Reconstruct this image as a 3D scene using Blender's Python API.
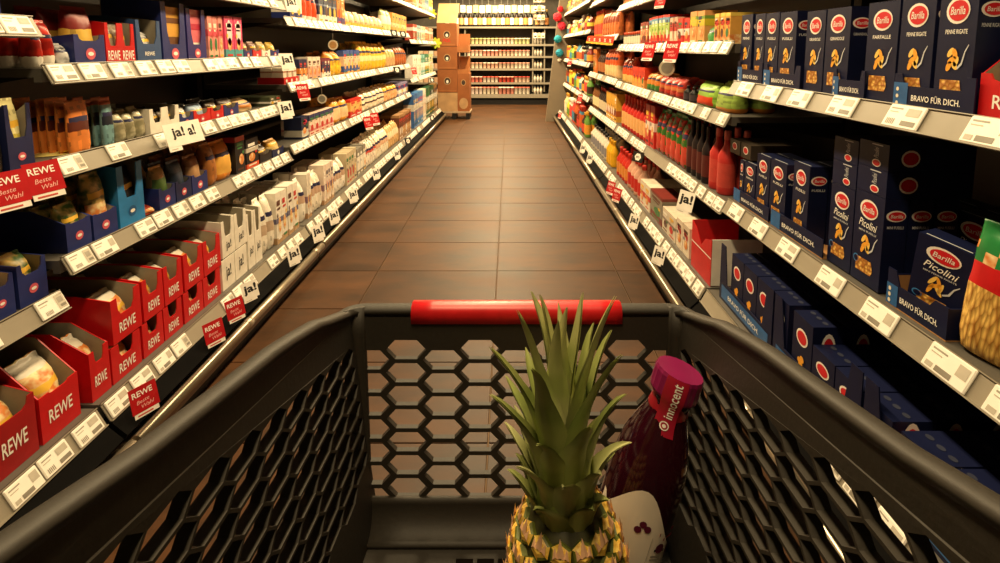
import bpy, bmesh, math, random
from mathutils import Vector, Matrix
random.seed(7)
for o in list(bpy.data.objects): bpy.data.objects.remove(o)
sc = bpy.context.scene
COL = sc.collection
PI = math.pi

# ------------------------------------------------------------------ camera
FPX, PPX, PPY, CAMH, TILT = 500.0, 509.0, 101.0, 1.126, math.radians(6.1)
CT, ST = math.cos(TILT), math.sin(TILT)
cam = bpy.data.cameras.new('camera'); camo = bpy.data.objects.new('camera', cam); COL.objects.link(camo)
cam.sensor_fit = 'HORIZONTAL'; cam.sensor_width = 36; cam.lens = FPX / 1000 * 36
cam.shift_x = -(PPX - 500) / 1000; cam.shift_y = -(281.5 - PPY) / 1000
cam.clip_start = 0.02; cam.clip_end = 60
camo.location = (0, 0, CAMH); camo.rotation_euler = (PI / 2 - TILT, 0, 0)
sc.camera = camo

# ------------------------------------------------------------------ light and exposure
w = bpy.data.worlds.new('world'); sc.world = w; w.use_nodes = True
bgn = w.node_tree.nodes['Background']; bgn.inputs[0].default_value = (1, .8, .55, 1); bgn.inputs[1].default_value = 0.02
sc.view_settings.view_transform = 'Standard'; sc.view_settings.look = 'None'
sc.view_settings.gamma = 1; sc.view_settings.use_curve_mapping = False
sc.view_settings.exposure = 0.75
LAMP_COLOR = (1.0, .75, .41)
LAMP_Z = 2.62
# ceiling tubes over the aisle: (x, y, length, watts)
LAMPS = [(-.15, .0, 1.0, 19), (-.15, 1.5, 1.0, 24), (-.15, 2.8, 1.0, 30), (-.15, 4.1, 1.0, 34), (-.15, 5.4, 1.0, 36), (-.15, 6.7, 1.0, 42),
         (-.15, 8.0, 1.0, 62), (-.15, 9.1, .8, 95)]
for (lx, ly, ll, lw) in LAMPS:
    l = bpy.data.lights.new('aisle_light', 'AREA'); l.shape = 'RECTANGLE'; l.size = .16; l.size_y = ll
    l.energy = lw; l.color = LAMP_COLOR
    lo = bpy.data.objects.new('aisle_light', l); COL.objects.link(lo); lo.location = (lx, ly, LAMP_Z)

# ------------------------------------------------------------------ photograph geometry helpers
def ray(px, py):
    a = (px - PPX) / FPX; b = -(py - PPY) / FPX
    return (a, CT + b * ST, b * CT - ST)
def on_x(px, py, X):
    r = ray(px, py); t = X / r[0]; return t * r[1], CAMH + t * r[2]
def y_at(px, X, Z):
    return (FPX * X / (px - PPX) + (Z - CAMH) * ST) / CT

# ------------------------------------------------------------------ materials
def lin(h):
    h = h.lstrip('#'); r = []
    for i in (0, 2, 4):
        v = int(h[i:i+2], 16) / 255; r.append(v / 12.92 if v <= .04045 else ((v + .055) / 1.055) ** 2.4)
    return tuple(r)
_M = {}
def mat(hexc, rough=.5, var=.12, scale=30, metal=0, bump=0, spec=.5, kind=None):
    key = (hexc, rough, var, scale, metal, bump, spec, kind)
    if key in _M: return _M[key]
    m = bpy.data.materials.new('paint_' + hexc.strip('#')); m.use_nodes = True; _M[key] = m
    nt = m.node_tree; b = nt.nodes['Principled BSDF']; c = lin(hexc)
    b.inputs['Roughness'].default_value = rough; b.inputs['Metallic'].default_value = metal
    b.inputs['Specular IOR Level'].default_value = spec
    tc = nt.nodes.new('ShaderNodeTexCoord'); no = nt.nodes.new('ShaderNodeTexNoise')
    no.inputs['Scale'].default_value = scale; no.inputs['Detail'].default_value = 3
    nt.links.new(tc.outputs['Object'], no.inputs['Vector'])
    cr = nt.nodes.new('ShaderNodeValToRGB')
    cr.color_ramp.elements[0].position = .3; cr.color_ramp.elements[1].position = .7
    cr.color_ramp.elements[0].color = tuple(max(0, x * (1 - var)) for x in c) + (1,)
    cr.color_ramp.elements[1].color = tuple(min(1, x * (1 + var)) for x in c) + (1,)
    nt.links.new(no.outputs['Fac'], cr.inputs['Fac']); nt.links.new(cr.outputs['Color'], b.inputs['Base Color'])
    if bump:
        bp = nt.nodes.new('ShaderNodeBump'); bp.inputs['Strength'].default_value = bump; bp.inputs['Distance'].default_value = .003
        nt.links.new(no.outputs['Fac'], bp.inputs['Height']); nt.links.new(bp.outputs['Normal'], b.inputs['Normal'])
    return m
def two_tone(name, h1, h2, scale=60, tex='VORONOI', rough=.5, lo=.3, hi=.6, bump=0):
    m = bpy.data.materials.new(name); m.use_nodes = True; nt = m.node_tree; b = nt.nodes['Principled BSDF']
    b.inputs['Roughness'].default_value = rough
    tc = nt.nodes.new('ShaderNodeTexCoord')
    t = nt.nodes.new('ShaderNodeTexVoronoi' if tex == 'VORONOI' else 'ShaderNodeTexNoise')
    t.inputs['Scale'].default_value = scale; nt.links.new(tc.outputs['Object'], t.inputs['Vector'])
    cr = nt.nodes.new('ShaderNodeValToRGB'); cr.color_ramp.elements[0].position = lo; cr.color_ramp.elements[1].position = hi
    cr.color_ramp.elements[0].color = lin(h1) + (1,); cr.color_ramp.elements[1].color = lin(h2) + (1,)
    nt.links.new(t.outputs[0], cr.inputs['Fac']); nt.links.new(cr.outputs['Color'], b.inputs['Base Color'])
    if bump:
        bp = nt.nodes.new('ShaderNodeBump'); bp.inputs['Strength'].default_value = bump; bp.inputs['Distance'].default_value = .004
        nt.links.new(t.outputs[0], bp.inputs['Height']); nt.links.new(bp.outputs['Normal'], b.inputs['Normal'])
    return m
PASTA = two_tone('pasta', '#f0c060', '#a86a20', 110, 'VORONOI', .6, .15, .6, .5)
PENNE = two_tone('penne', '#f0c468', '#a06a24', 70, 'VORONOI', .5, .25, .8, .8)
_n = PENNE.node_tree; _mp = _n.nodes.new('ShaderNodeMapping'); _mp.inputs['Rotation'].default_value = (.6, .3, .5); _mp.inputs['Scale'].default_value = (1, 2.2, .55)
_n.links.new([q for q in _n.nodes if q.type == 'TEX_COORD'][0].outputs['Object'], _mp.inputs['Vector']); _n.links.new(_mp.outputs['Vector'], [q for q in _n.nodes if q.type == 'TEX_VORONOI'][0].inputs['Vector'])
FOODPIC = two_tone('food_print', '#d8803a', '#f0d8a0', 40, 'NOISE', .45, .42, .6)
GREENPIC = two_tone('herb_print', '#3a5a28', '#c8a860', 35, 'NOISE', .4, .42, .62)
FOIL = two_tone('foil', '#c8c8c8', '#3a3a3a', 45, 'NOISE', .25, .4, .62)
CLEAR = two_tone('clear_bag', '#8a8468', '#d8d0b0', 30, 'NOISE', .25, .4, .65)
DARKPIC = two_tone('dark_bag', '#1a1610', '#5a4630', 35, 'NOISE', .3, .45, .7)
REDPIC = two_tone('red_foil', '#8a1510', '#d83020', 25, 'NOISE', .3, .4, .6)
TOMATO = two_tone('tomato_print', '#d02a18', '#2f6a24', 28, 'NOISE', .35, .48, .54)
WHITE = mat('#f4f0e6', .45, .05); CREAM = mat('#efe4cc', .5, .06); NAVY = mat('#141a33', .4, .15); BLACK = mat('#0b0a0a', .5, .2)
RED = mat('#c8141a', .4, .08); TEXTW = mat('#fbf8f0', .5, .02); TEXTK = mat('#101014', .5, .02)
DARKMETAL = mat('#1c1a18', .45, .2, 12); SHELFGREY = mat('#5a5650', .45, .08, 10)
RAILWHITE = mat('#938b7c', .4, .05, 14); CARD = mat('#b08050', .75, .1, 40); CARDIN = mat('#9a917e', .7, .08, 30)
GREYPRINT = mat('#bdb6a8', .5, .08, 60); DGREY = mat('#a09a8e', .5, .1, 60); TAGK = mat('#8a8478', .5, .1, 60); TAGW = mat('#fbf7ee', .4, .03)
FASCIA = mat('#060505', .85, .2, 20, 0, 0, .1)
STEEL = mat('#b8ad98', .28, .06, 20, .85)

# ------------------------------------------------------------------ mesh builder
def fill_curve(splines, extrude=0):
    cu = bpy.data.curves.new('fill', 'CURVE'); cu.dimensions = '2D'; cu.fill_mode = 'BOTH'; cu.extrude = extrude
    for pts in splines:
        s = cu.splines.new('POLY'); s.points.add(len(pts) - 1); s.use_cyclic_u = True
        for p, q in zip(s.points, pts): p.co = (q[0], q[1], 0, 1)
    return curve_geo(cu)
def curve_geo(cu):
    ob = bpy.data.objects.new('tmp', cu); COL.objects.link(ob)
    dg = bpy.context.evaluated_depsgraph_get(); ev = ob.evaluated_get(dg); me = ev.to_mesh()
    v = [tuple(x.co) for x in me.vertices]; f = [tuple(p.vertices) for p in me.polygons]
    ev.to_mesh_clear(); bpy.data.objects.remove(ob); bpy.data.curves.remove(cu)
    return v, f
_T = {}
def text_geo(body, bold=.012, shear=0):
    k = (body, bold, shear)
    if k not in _T:
        cu = bpy.data.curves.new('txt', 'FONT'); cu.body = body; cu.resolution_u = 2; cu.offset = bold; cu.shear = shear
        v, f = curve_geo(cu)
        xs = [p[0] for p in v]; ys = [p[1] for p in v]
        x0, x1, y0, y1 = min(xs), max(xs), min(ys), max(ys)
        _T[k] = ([((p[0] - x0) / (x1 - x0) - .5, (p[1] - y0) / (y1 - y0) - .5) for p in v], f)
    return _T[k]
class MB:
    def __init__(s): s.v = []; s.f = []; s.m = []; s.sm = []; s.mats = []
    def mi(s, m):
        if m not in s.mats: s.mats.append(m)
        return s.mats.index(m)
    def add(s, vs, fs, m, smooth=False):
        o = len(s.v); s.v += [tuple(p) for p in vs]; k = s.mi(m)
        for f in fs: s.f.append(tuple(i + o for i in f)); s.m.append(k); s.sm.append(smooth)
        return s
    def poly(s, pts, m): return s.add(pts, [tuple(range(len(pts)))], m)
    def box(s, x0, x1, y0, y1, z0, z1, m):
        vs = [(x, y, z) for x in (x0, x1) for y in (y0, y1) for z in (z0, z1)]
        return s.add(vs, [(0, 1, 3, 2), (4, 6, 7, 5), (0, 4, 5, 1), (2, 3, 7, 6), (0, 2, 6, 4), (1, 5, 7, 3)], m)
    def bbox(s, x0, x1, y0, y1, z0, z1, b, m):      # box with chamfered edges
        bm = bmesh.new(); bmesh.ops.create_cube(bm, size=1)
        for q in bm.verts: q.co = (x0 + (q.co.x + .5) * (x1 - x0), y0 + (q.co.y + .5) * (y1 - y0), z0 + (q.co.z + .5) * (z1 - z0))
        bmesh.ops.bevel(bm, geom=bm.edges[:], offset=b, segments=1, affect='EDGES')
        bm.verts.index_update(); s.add([q.co[:] for q in bm.verts], [[q.index for q in f.verts] for f in bm.faces], m); bm.free(); return s
    def prism(s, pts, vec, m):
        n = len(pts); vec = Vector(vec); a = [Vector(p) for p in pts]; b = [p + vec for p in a]
        fs = [tuple(range(n))[::-1], tuple(range(n, 2 * n))] + [(i, (i + 1) % n, n + (i + 1) % n, n + i) for i in range(n)]
        return s.add([p[:] for p in a + b], fs, m)
    def lathe(s, prof, mats, n=16, sq=2.0, ax=(0, 0, 0), capb=True, capt=True):
        # prof: (r, z); mats: one, or one per segment; sq: superellipse exponent of the cross section
        k = len(prof); vs = []
        for r, z in prof:
            for i in range(n):
                a = 2 * PI * (i + .5) / n; ca, sa = math.cos(a), math.sin(a)
                q = (abs(ca) ** sq + abs(sa) ** sq) ** (-1 / sq)
                vs.append((ax[0] + r * q * ca, ax[1] + r * q * sa, ax[2] + z))
        o = len(s.v); s.v += vs
        for j in range(k - 1):
            mm = mats[j] if isinstance(mats, (list, tuple)) else mats; mk = s.mi(mm)
            for i in range(n):
                s.f.append((o + j * n + i, o + j * n + (i + 1) % n, o + (j + 1) * n + (i + 1) % n, o + (j + 1) * n + i)); s.m.append(mk); s.sm.append(True)
        m0 = mats[0] if isinstance(mats, (list, tuple)) else mats; m1 = mats[-1] if isinstance(mats, (list, tuple)) else mats
        if capb: s.f.append(tuple(o + i for i in range(n))[::-1]); s.m.append(s.mi(m0)); s.sm.append(False)
        if capt: s.f.append(tuple(o + (k - 1) * n + i for i in range(n))); s.m.append(s.mi(m1)); s.sm.append(False)
        return s
    def tube(s, path, r, m, n=8, closed=False):
        P = [Vector(p) for p in path]; k = len(P); o = len(s.v); mk = s.mi(m)
        for j, p in enumerate(P):
            a = P[j - 1] if (j or closed) else P[0]; b = P[(j + 1) % k] if (j < k - 1 or closed) else P[-1]
            t = (b - a).normalized(); up = Vector((0, 0, 1)) if abs(t.z) < .95 else Vector((1, 0, 0))
            e = t.cross(up).normalized(); g = e.cross(t)
            rr = r[j] if isinstance(r, (list, tuple)) else r
            for i in range(n):
                an = 2 * PI * i / n; s.v.append(tuple(p + rr * (math.cos(an) * e + math.sin(an) * g)))
        for j in range(k if closed else k - 1):
            for i in range(n):
                a0 = o + j * n; b0 = o + ((j + 1) % k) * n
                s.f.append((a0 + i, a0 + (i + 1) % n, b0 + (i + 1) % n, b0 + i)); s.m.append(mk); s.sm.append(True)
        if not closed:
            s.f.append(tuple(o + i for i in range(n))[::-1]); s.m.append(mk); s.sm.append(False)
            s.f.append(tuple(o + (k - 1) * n + i for i in range(n))); s.m.append(mk); s.sm.append(False)
        return s
    # flat print on the front plane x = const (right of the reader is +y)
    def fr(s, x, y0, y1, z0, z1, m): return s.poly([(x, y0, z0), (x, y1, z0), (x, y1, z1), (x, y0, z1)], m)
    def el(s, x, cy, cz, ry, rz, m, n=18, rot=0):
        c, q = math.cos(rot), math.sin(rot)
        return s.poly([(x, cy + c * ry * math.cos(2 * PI * i / n) - q * rz * math.sin(2 * PI * i / n),
                        cz + q * ry * math.cos(2 * PI * i / n) + c * rz * math.sin(2 * PI * i / n)) for i in range(n)], m)
    def text(s, x, body, cy, cz, wd, ht, m, rot=0, bold=.012, shear=0):
        v, f = text_geo(body, bold, shear); c, q = math.cos(rot), math.sin(rot)
        return s.add([(x, cy + c * a * wd - q * b * ht, cz + q * a * wd + c * b * ht) for a, b in v], f, m)
    def xf(s, M): s.v = [tuple(M @ Vector(p)) for p in s.v]; return s
    def mesh(s, name):
        me = bpy.data.meshes.new(name); me.from_pydata(s.v, [], s.f)
        for m in s.mats: me.materials.append(m)
        me.polygons.foreach_set('material_index', s.m); me.polygons.foreach_set('use_smooth', s.sm); me.update()
        return me
    def obj(s, name, parent=None, loc=(0, 0, 0)): return link(name, s.mesh(name), parent, loc)
def link(name, me, parent=None, loc=(0, 0, 0), rz=0):
    o = bpy.data.objects.new(name, me); COL.objects.link(o); o.location = loc; o.rotation_euler = (0, 0, rz)
    if parent: o.parent = parent
    return o
SEEN = {}
def tag(o, label, cat, group=None, kind=None):
    n = len(label.replace(',', ' ').split())
    if n < 4 or n > 16: print('LABEL LENGTH', n, label)
    if label in SEEN and (SEEN[label] != group or not group): print('DUPLICATE LABEL', label)
    SEEN[label] = group
    o['label'] = label; o['category'] = cat
    if group: o['group'] = group
    if kind: o['kind'] = kind
    return o
def struct(o, label=None):
    o['kind'] = 'structure'
    if label: o['label'] = label
    return o
def empty(name, loc=(0, 0, 0), rz=0): return link(name, None, None, loc, rz)
def facing(o, s): o.rotation_euler[2] = 0 if s < 0 else PI
ORD = ['first', 'second', 'third', 'fourth', 'fifth', 'sixth', 'seventh', 'eighth', 'ninth', 'tenth', 'eleventh', 'twelfth']

# ------------------------------------------------------------------ room shell
GROUT = mat('#6a5238', .8, .15, 20)
fl = struct(MB().box(-4, 4, -2, 10.6, -.1, -.006, GROUT).obj('floor'), 'dark grout bed of the brown tiled aisle floor')
TILE = bpy.data.materials.new('slate_tile'); TILE.use_nodes = True
nt = TILE.node_tree; b = nt.nodes['Principled BSDF']; oi = nt.nodes.new('ShaderNodeObjectInfo'); tc = nt.nodes.new('ShaderNodeTexCoord')
mp = nt.nodes.new('ShaderNodeVectorMath'); mp.operation = 'ADD'; sca = nt.nodes.new('ShaderNodeVectorMath'); sca.operation = 'SCALE'; sca.inputs['Scale'].default_value = 1
nt.links.new(tc.outputs['Object'], mp.inputs[0]); nt.links.new(oi.outputs['Location'], mp.inputs[1])
n1 = nt.nodes.new('ShaderNodeTexNoise'); n1.inputs['Scale'].default_value = 2.6; n1.inputs['Detail'].default_value = 6; n1.inputs['Roughness'].default_value = .62
stv = nt.nodes.new('ShaderNodeVectorMath'); stv.operation = 'MULTIPLY'; stv.inputs[1].default_value = (1, 2.6, 1)
nt.links.new(mp.outputs[0], stv.inputs[0]); nt.links.new(stv.outputs[0], n1.inputs['Vector'])
cr = nt.nodes.new('ShaderNodeValToRGB'); cr.color_ramp.elements[0].position = .32; cr.color_ramp.elements[1].position = .7
cr.color_ramp.elements[0].color = lin('#33200f') + (1,); cr.color_ramp.elements[1].color = lin('#583618') + (1,)
nt.links.new(n1.outputs['Fac'], cr.inputs['Fac'])
hs = nt.nodes.new('ShaderNodeHueSaturation'); mr = nt.nodes.new('ShaderNodeMapRange'); mr.inputs['To Min'].default_value = .86; mr.inputs['To Max'].default_value = 1.12
nt.links.new(oi.outputs['Random'], mr.inputs['Value']); nt.links.new(mr.outputs[0], hs.inputs['Value']); nt.links.new(cr.outputs['Color'], hs.inputs['Color'])
nt.links.new(hs.outputs['Color'], b.inputs['Base Color']); b.inputs['Specular IOR Level'].default_value = .3
rr = nt.nodes.new('ShaderNodeMapRange'); rr.inputs['To Min'].default_value = .42; rr.inputs['To Max'].default_value = .6
nt.links.new(n1.outputs['Fac'], rr.inputs['Value']); nt.links.new(rr.outputs[0], b.inputs['Roughness'])
bp = nt.nodes.new('ShaderNodeBump'); bp.inputs['Strength'].default_value = .12; bp.inputs['Distance'].default_value = .004
nt.links.new(n1.outputs['Fac'], bp.inputs['Height']); nt.links.new(bp.outputs['Normal'], b.inputs['Normal'])
tile_me = MB().bbox(-.2995, .2995, -.183, .183, -.012, 0, .0012, TILE).mesh('tile')
for i in range(-3, 4):
    for j in range(-11, 22):
        link('tile', tile_me, fl, (-.06 + .3015 + .603 * i, 2.43 + .185 + .37 * j, 0))
WALLM = mat('#8f8676', .8, .05, 4)
struct(MB().box(-4, 4, 10.5, 10.6, 0, 3, WALLM).obj('wall_back'))
struct(MB().box(-4.1, -4, -2, 10.5, 0, 3, WALLM).obj('wall_left'))
struct(MB().box(4, 4.1, -2, 10.5, 0, 3, WALLM).obj('wall_right'))
struct(MB().box(-4, 4, -2.1, -2, 0, 3, WALLM).obj('wall_front'))
struct(MB().box(-4, 4, -2, 10.5, 3.0, 3.1, mat('#6a6258', .9, .05, 4)).obj('ceiling'))
# lamp housings on the ceiling (the lights above sit under them)
LH = MB().box(-.1, .1, -.52, .52, .02, .07, mat('#d8d4cc', .4)).mesh('lamp_housing'); LR = MB().tube([(0, -.4, .07), (0, -.4, .38)], .006, DARKMETAL, 6).tube([(0, .4, .07), (0, .4, .38)], .006, DARKMETAL, 6).mesh('lamp_rod')
for k, (lx, ly, ll, lw) in enumerate(LAMPS):
    e = empty('ceiling_lamp', (lx, ly, LAMP_Z)); tag(e, 'long white ceiling lamp above the aisle, %s from the near end' % ORD[k], 'lamp', 'ceiling lamps over the aisle')
    link('housing', LH, e); link('suspension_rods', LR, e)

# ------------------------------------------------------------------ shelving
XF = {-1: -1.005, 1: .70}             # where each side's plinth meets the floor
def X(s, u): return XF[s] + s * u
def tag_mesh(kind):
    # electronic price tag: x is the outward normal, y right, z up
    m = MB().bbox(0, .006, -.036, .036, -.024, .024, .002, TAGW)
    e = .0066
    m.fr(e, -.030, -.006, .014, .017, DGREY); m.fr(e, -.030, -.012, .007, .009, GREYPRINT)
    if kind == 0:
        m.fr(e, .010, .032, -.018, .019, mat('#c9c2b2', .5, .05)); m.fr(e + .0002, .014, .028, -.002, .012, DGREY); m.fr(e + .0002, .016, .03, -.014, -.007, TAGK)
        for i in range(6): m.fr(e, -.024 + i * .0032, -.0225 + i * .0032, -.018, -.008, DGREY)
    elif kind == 1:
        m.fr(e, .004, .030, .002, .018, GREYPRINT); m.fr(e, .002, .030, -.018, -.008, TAGK)
        for i in range(5): m.fr(e, -.028 + i * .0036, -.0262 + i * .0036, -.018, -.006, DGREY)
    else:
        m.fr(e, -.014, .012, -.019, -.009, TAGK); m.fr(e, .014, .031, -.004, .017, GREYPRINT); m.fr(e, -.03, -.018, -.019, -.010, GREYPRINT)
    return m.mesh('price_tag')
TAGS = [tag_mesh(k) for k in range(3)]
TILT_U = math.atan2(.025, .05); TILT_B = math.atan2(.026, .049)
BAYS = {}
def bay(key, s, y0, y1, tiers, name, label, dens=.8, spots={}):
    root = empty(name, (X(s, .3), (y0 + y1) / 2, 0)); tag(root, label, 'shelving'); ox, oy = root.location.x, root.location.y
    L = y1 - y0; g = .004
    def P(nm, mb, par=root): 
        o = mb.obj(nm, par); return o
    def bx(mb, u0, u1, z0, z1, m, a=y0 + g, c=y1 - g):
        xa, xb = sorted((X(s, u0) - ox, X(s, u1) - ox)); return mb.box(xa, xb, a - oy, c - oy, z0, z1, m)
    P('plinth', bx(bx(MB(), .004, .06, 0, .028, BLACK), .0, .06, .028, .075, mat('#8a7866', .4, .06, 8, .5)))
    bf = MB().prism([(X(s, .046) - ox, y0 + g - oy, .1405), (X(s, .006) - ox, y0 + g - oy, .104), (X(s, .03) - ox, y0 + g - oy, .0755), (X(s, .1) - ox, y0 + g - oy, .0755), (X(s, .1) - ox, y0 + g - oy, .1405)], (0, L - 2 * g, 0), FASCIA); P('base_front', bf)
    tb = MB().tube([(X(s, -.016) - ox, y0 - oy + g, .086), (X(s, -.016) - ox, y1 - oy - g, .086)], .017, STEEL, 12)
    br = P('bumper_rail', tb)
    for q in range(max(1, int(L / .66))):
        yy = y0 + .56 + q * .66
        if yy < y1 - .05: MB().tube([(X(s, -.016) - ox, yy - oy, .086), (X(s, -.016) - ox, yy - oy + .03, .086)], .0185, mat('#cfc4b0', .3, .05, 20, .8), 12).obj('clamp', br)
    P('back_panel', bx(MB(), .62, .64, .1, 2.1, DARKMETAL))
    for yy in (y0 + .006, y1 - .046): P('upright', bx(MB(), .56, .62, 0, 2.1, DARKMETAL, yy, yy + .04))
    rows = [('base', .19)] + [(t, t + .04) for t in tiers]
    for t, zs in rows:
        if t == 'base':
            sh = P('shelf', bx(MB(), .076, .56, .142, zs, SHELFGREY)); pb, pt, ub, ut = .142, .191, .046, .072; tilt = TILT_B
        else:
            sh = P('shelf', bx(bx(MB(), .142, .56, zs - .022, zs, SHELFGREY), .142, .16, zs - .034, zs - .022, SHELFGREY)); pb, pt, ub, ut = t, t + .05, .113, .138; tilt = TILT_U
            for yy in (y0 + .008, y1 - .011):
                a = [(X(s, .17) - ox, yy - oy, zs - .023), (X(s, .56) - ox, yy - oy, zs - .023), (X(s, .56) - ox, yy - oy, zs - .09)]
                MB().prism(a, (0, .003, 0), DARKMETAL).obj('bracket', sh)
        # tilted price rail
        c = Vector((X(s, (ub + ut) / 2) - ox, 0, (pb + pt) / 2)); hl = math.hypot(ut - ub, pt - pb) / 2
        M = Matrix.Translation(c) @ Matrix.Rotation(0 if s < 0 else PI, 4, 'Z') @ Matrix.Rotation(-tilt, 4, 'Y')
        rail = MB().box(-.003, 0, -L / 2 + g, L / 2 - g, -hl, hl, RAILWHITE).box(-.003, .005, -L / 2 + g, L / 2 - g, -hl, -hl + .003, RAILWHITE).box(-.003, .004, -L / 2 + g, L / 2 - g, hl - .002, hl, RAILWHITE)
        ro = rail.xf(M).obj('price_rail', sh)
        cy = (y0 + y1) / 2
        yy = y0 + .045
        rnd = random.Random(str(key) + str(t))
        for px in spots.get(t, ()):
            o = link('price_tag', rnd.choice(TAGS), sh)
            o.matrix_local = Matrix.Translation((0, y_at(px, X(s, .113), pb + .02) - cy, 0)) @ M @ Matrix.Translation((.0005, 0, 0)) @ Matrix.Diagonal((1, 1.3, 1.08, 1))
        if t in spots: yy = y1
        while yy < y1 - .04:
            if rnd.random() < dens:
                o = link('price_tag', rnd.choice(TAGS), sh)
                o.matrix_local = Matrix.Translation((0, yy - cy, 0)) @ M @ Matrix.Translation((.0005, 0, rnd.uniform(-.001, .002)))
            yy += rnd.choice((.076, .08, .09, .1)) if dens > .7 else rnd.choice((.085, .12, .14))
    BAYS[key] = dict(s=s, y0=y0, y1=y1, rows=rows)
    return root
bay('L0', -1, .1, 1.215, [.465, .785, 1.15, 1.52], 'shelving_bay', 'near left shelving bay beside the trolley', .8)
bay('L1', -1, 1.22, 2.55, [.545, .80, 1.035, 1.31], 'shelving_bay', 'left shelving bay holding red cartons along its bottom', .85)
bay('L2', -1, 2.555, 5.735, [.57, .895, 1.235, 1.575], 'shelving_bay', 'long left shelving bay holding yellow bags and white packs', .9)
bay('L3', -1, 5.74, 7.75, [.715, 1.17, 1.575], 'shelving_bay', 'far left shelving bay beside the orange cardboard display', .9)
bay('R1', 1, .1, 1.86, [.505, .955, 1.42], 'shelving_bay', 'near right shelving bay full of navy pasta boxes', .6, {.955: [742, 768, 796, 838, 899, 985], .505: [733, 755, 784, 826, 874, 943, 1010]})
bay('R2', 1, 1.865, 3.82, [.485, .825, 1.10, 1.39], 'shelving_bay', 'right shelving bay with tomato pouches and lasagne boxes', .85)
bay('R3', 1, 3.825, 5.13, [.485, .835, 1.18, 1.52], 'shelving_bay', 'right shelving bay behind the row of orange promotion cards', .9)
bay('R4', 1, 5.135, 7.56, [.56, .92, 1.265, 1.58], 'shelving_bay', 'far right shelving bay ending at the grey end panel', .9)
BN = {'L0': 'leftmost bay', 'L1': 'left near bay', 'L2': 'left long bay', 'L3': 'left end bay', 'R1': 'right near bay', 'R2': 'right middle bay', 'R3': 'right promotion bay', 'R4': 'right end bay'}
def where(key, ti): return 'on %s %s shelf' % (BN[key], ['bottom', 'second', 'third', 'fourth', 'fifth'][ti])

# ------------------------------------------------------------------ product meshes (front is +x at x=0, y centred, z from 0)
E1, E2, E3 = .0008, .0014, .002
def M_(c): return c if not isinstance(c, str) else mat(c, .42, .1)
def box_mesh(w, d, h, c, bands=(), ells=(), txt=None, rnd=None):
    m = MB().box(-d, 0, -w / 2, w / 2, 0, h, M_(c))
    for (z0, z1, bc) in bands:
        m.fr(E1, -w / 2, w / 2, z0 * h, z1 * h, M_(bc))
        m.poly([(-d, -w / 2 - E1, z0 * h), (0, -w / 2 - E1, z0 * h), (0, -w / 2 - E1, z1 * h), (-d, -w / 2 - E1, z1 * h)], M_(bc))
        m.poly([(-d, w / 2 + E1, z0 * h), (-d, w / 2 + E1, z1 * h), (0, w / 2 + E1, z1 * h), (0, w / 2 + E1, z0 * h)], M_(bc))
    for (cy, cz, ry, rz, ec) in ells: m.el(E2, cy * w, cz * h, ry * w, rz * h, M_(ec), 14)
    if rnd is not None: decorate(m, w, h, rnd)
    return m
def shade(c, f):
    h = c.lstrip('#'); return '#' + ''.join('%02x' % max(0, min(255, int(int(h[i:i+2], 16) * f))) for i in (0, 2, 4))
ACC = ['#f0e6d0', '#2a2c50', '#c8302a', '#e8b840', '#3a7a44', '#f4efe4', '#5a3020']
def decorate(m, w, h, seed, big=True):
    """generic package print on the front: a title block, lines of type, a picture and a seal"""
    r = random.Random(seed); a, b_ = r.sample(ACC, 2)
    m.fr(E2, -.36 * w, r.uniform(.1, .36) * w, .74 * h, .84 * h, M_(a)); m.fr(E2, -.3 * w, r.uniform(-.05, .3) * w, .66 * h, .7 * h, M_(a))
    m.el(E2, r.uniform(-.12, .12) * w, .36 * h, .26 * w, .15 * h, FOODPIC if r.random() < .5 else M_(b_), 12)
    m.el(E3, r.choice((-.28, .28)) * w, r.uniform(.5, .58) * h, .1 * w, .05 * h, M_(r.choice(ACC)), 10)
    m.fr(E2, -.34 * w, .3 * w, .08 * h, .13 * h, M_(b_))
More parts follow.
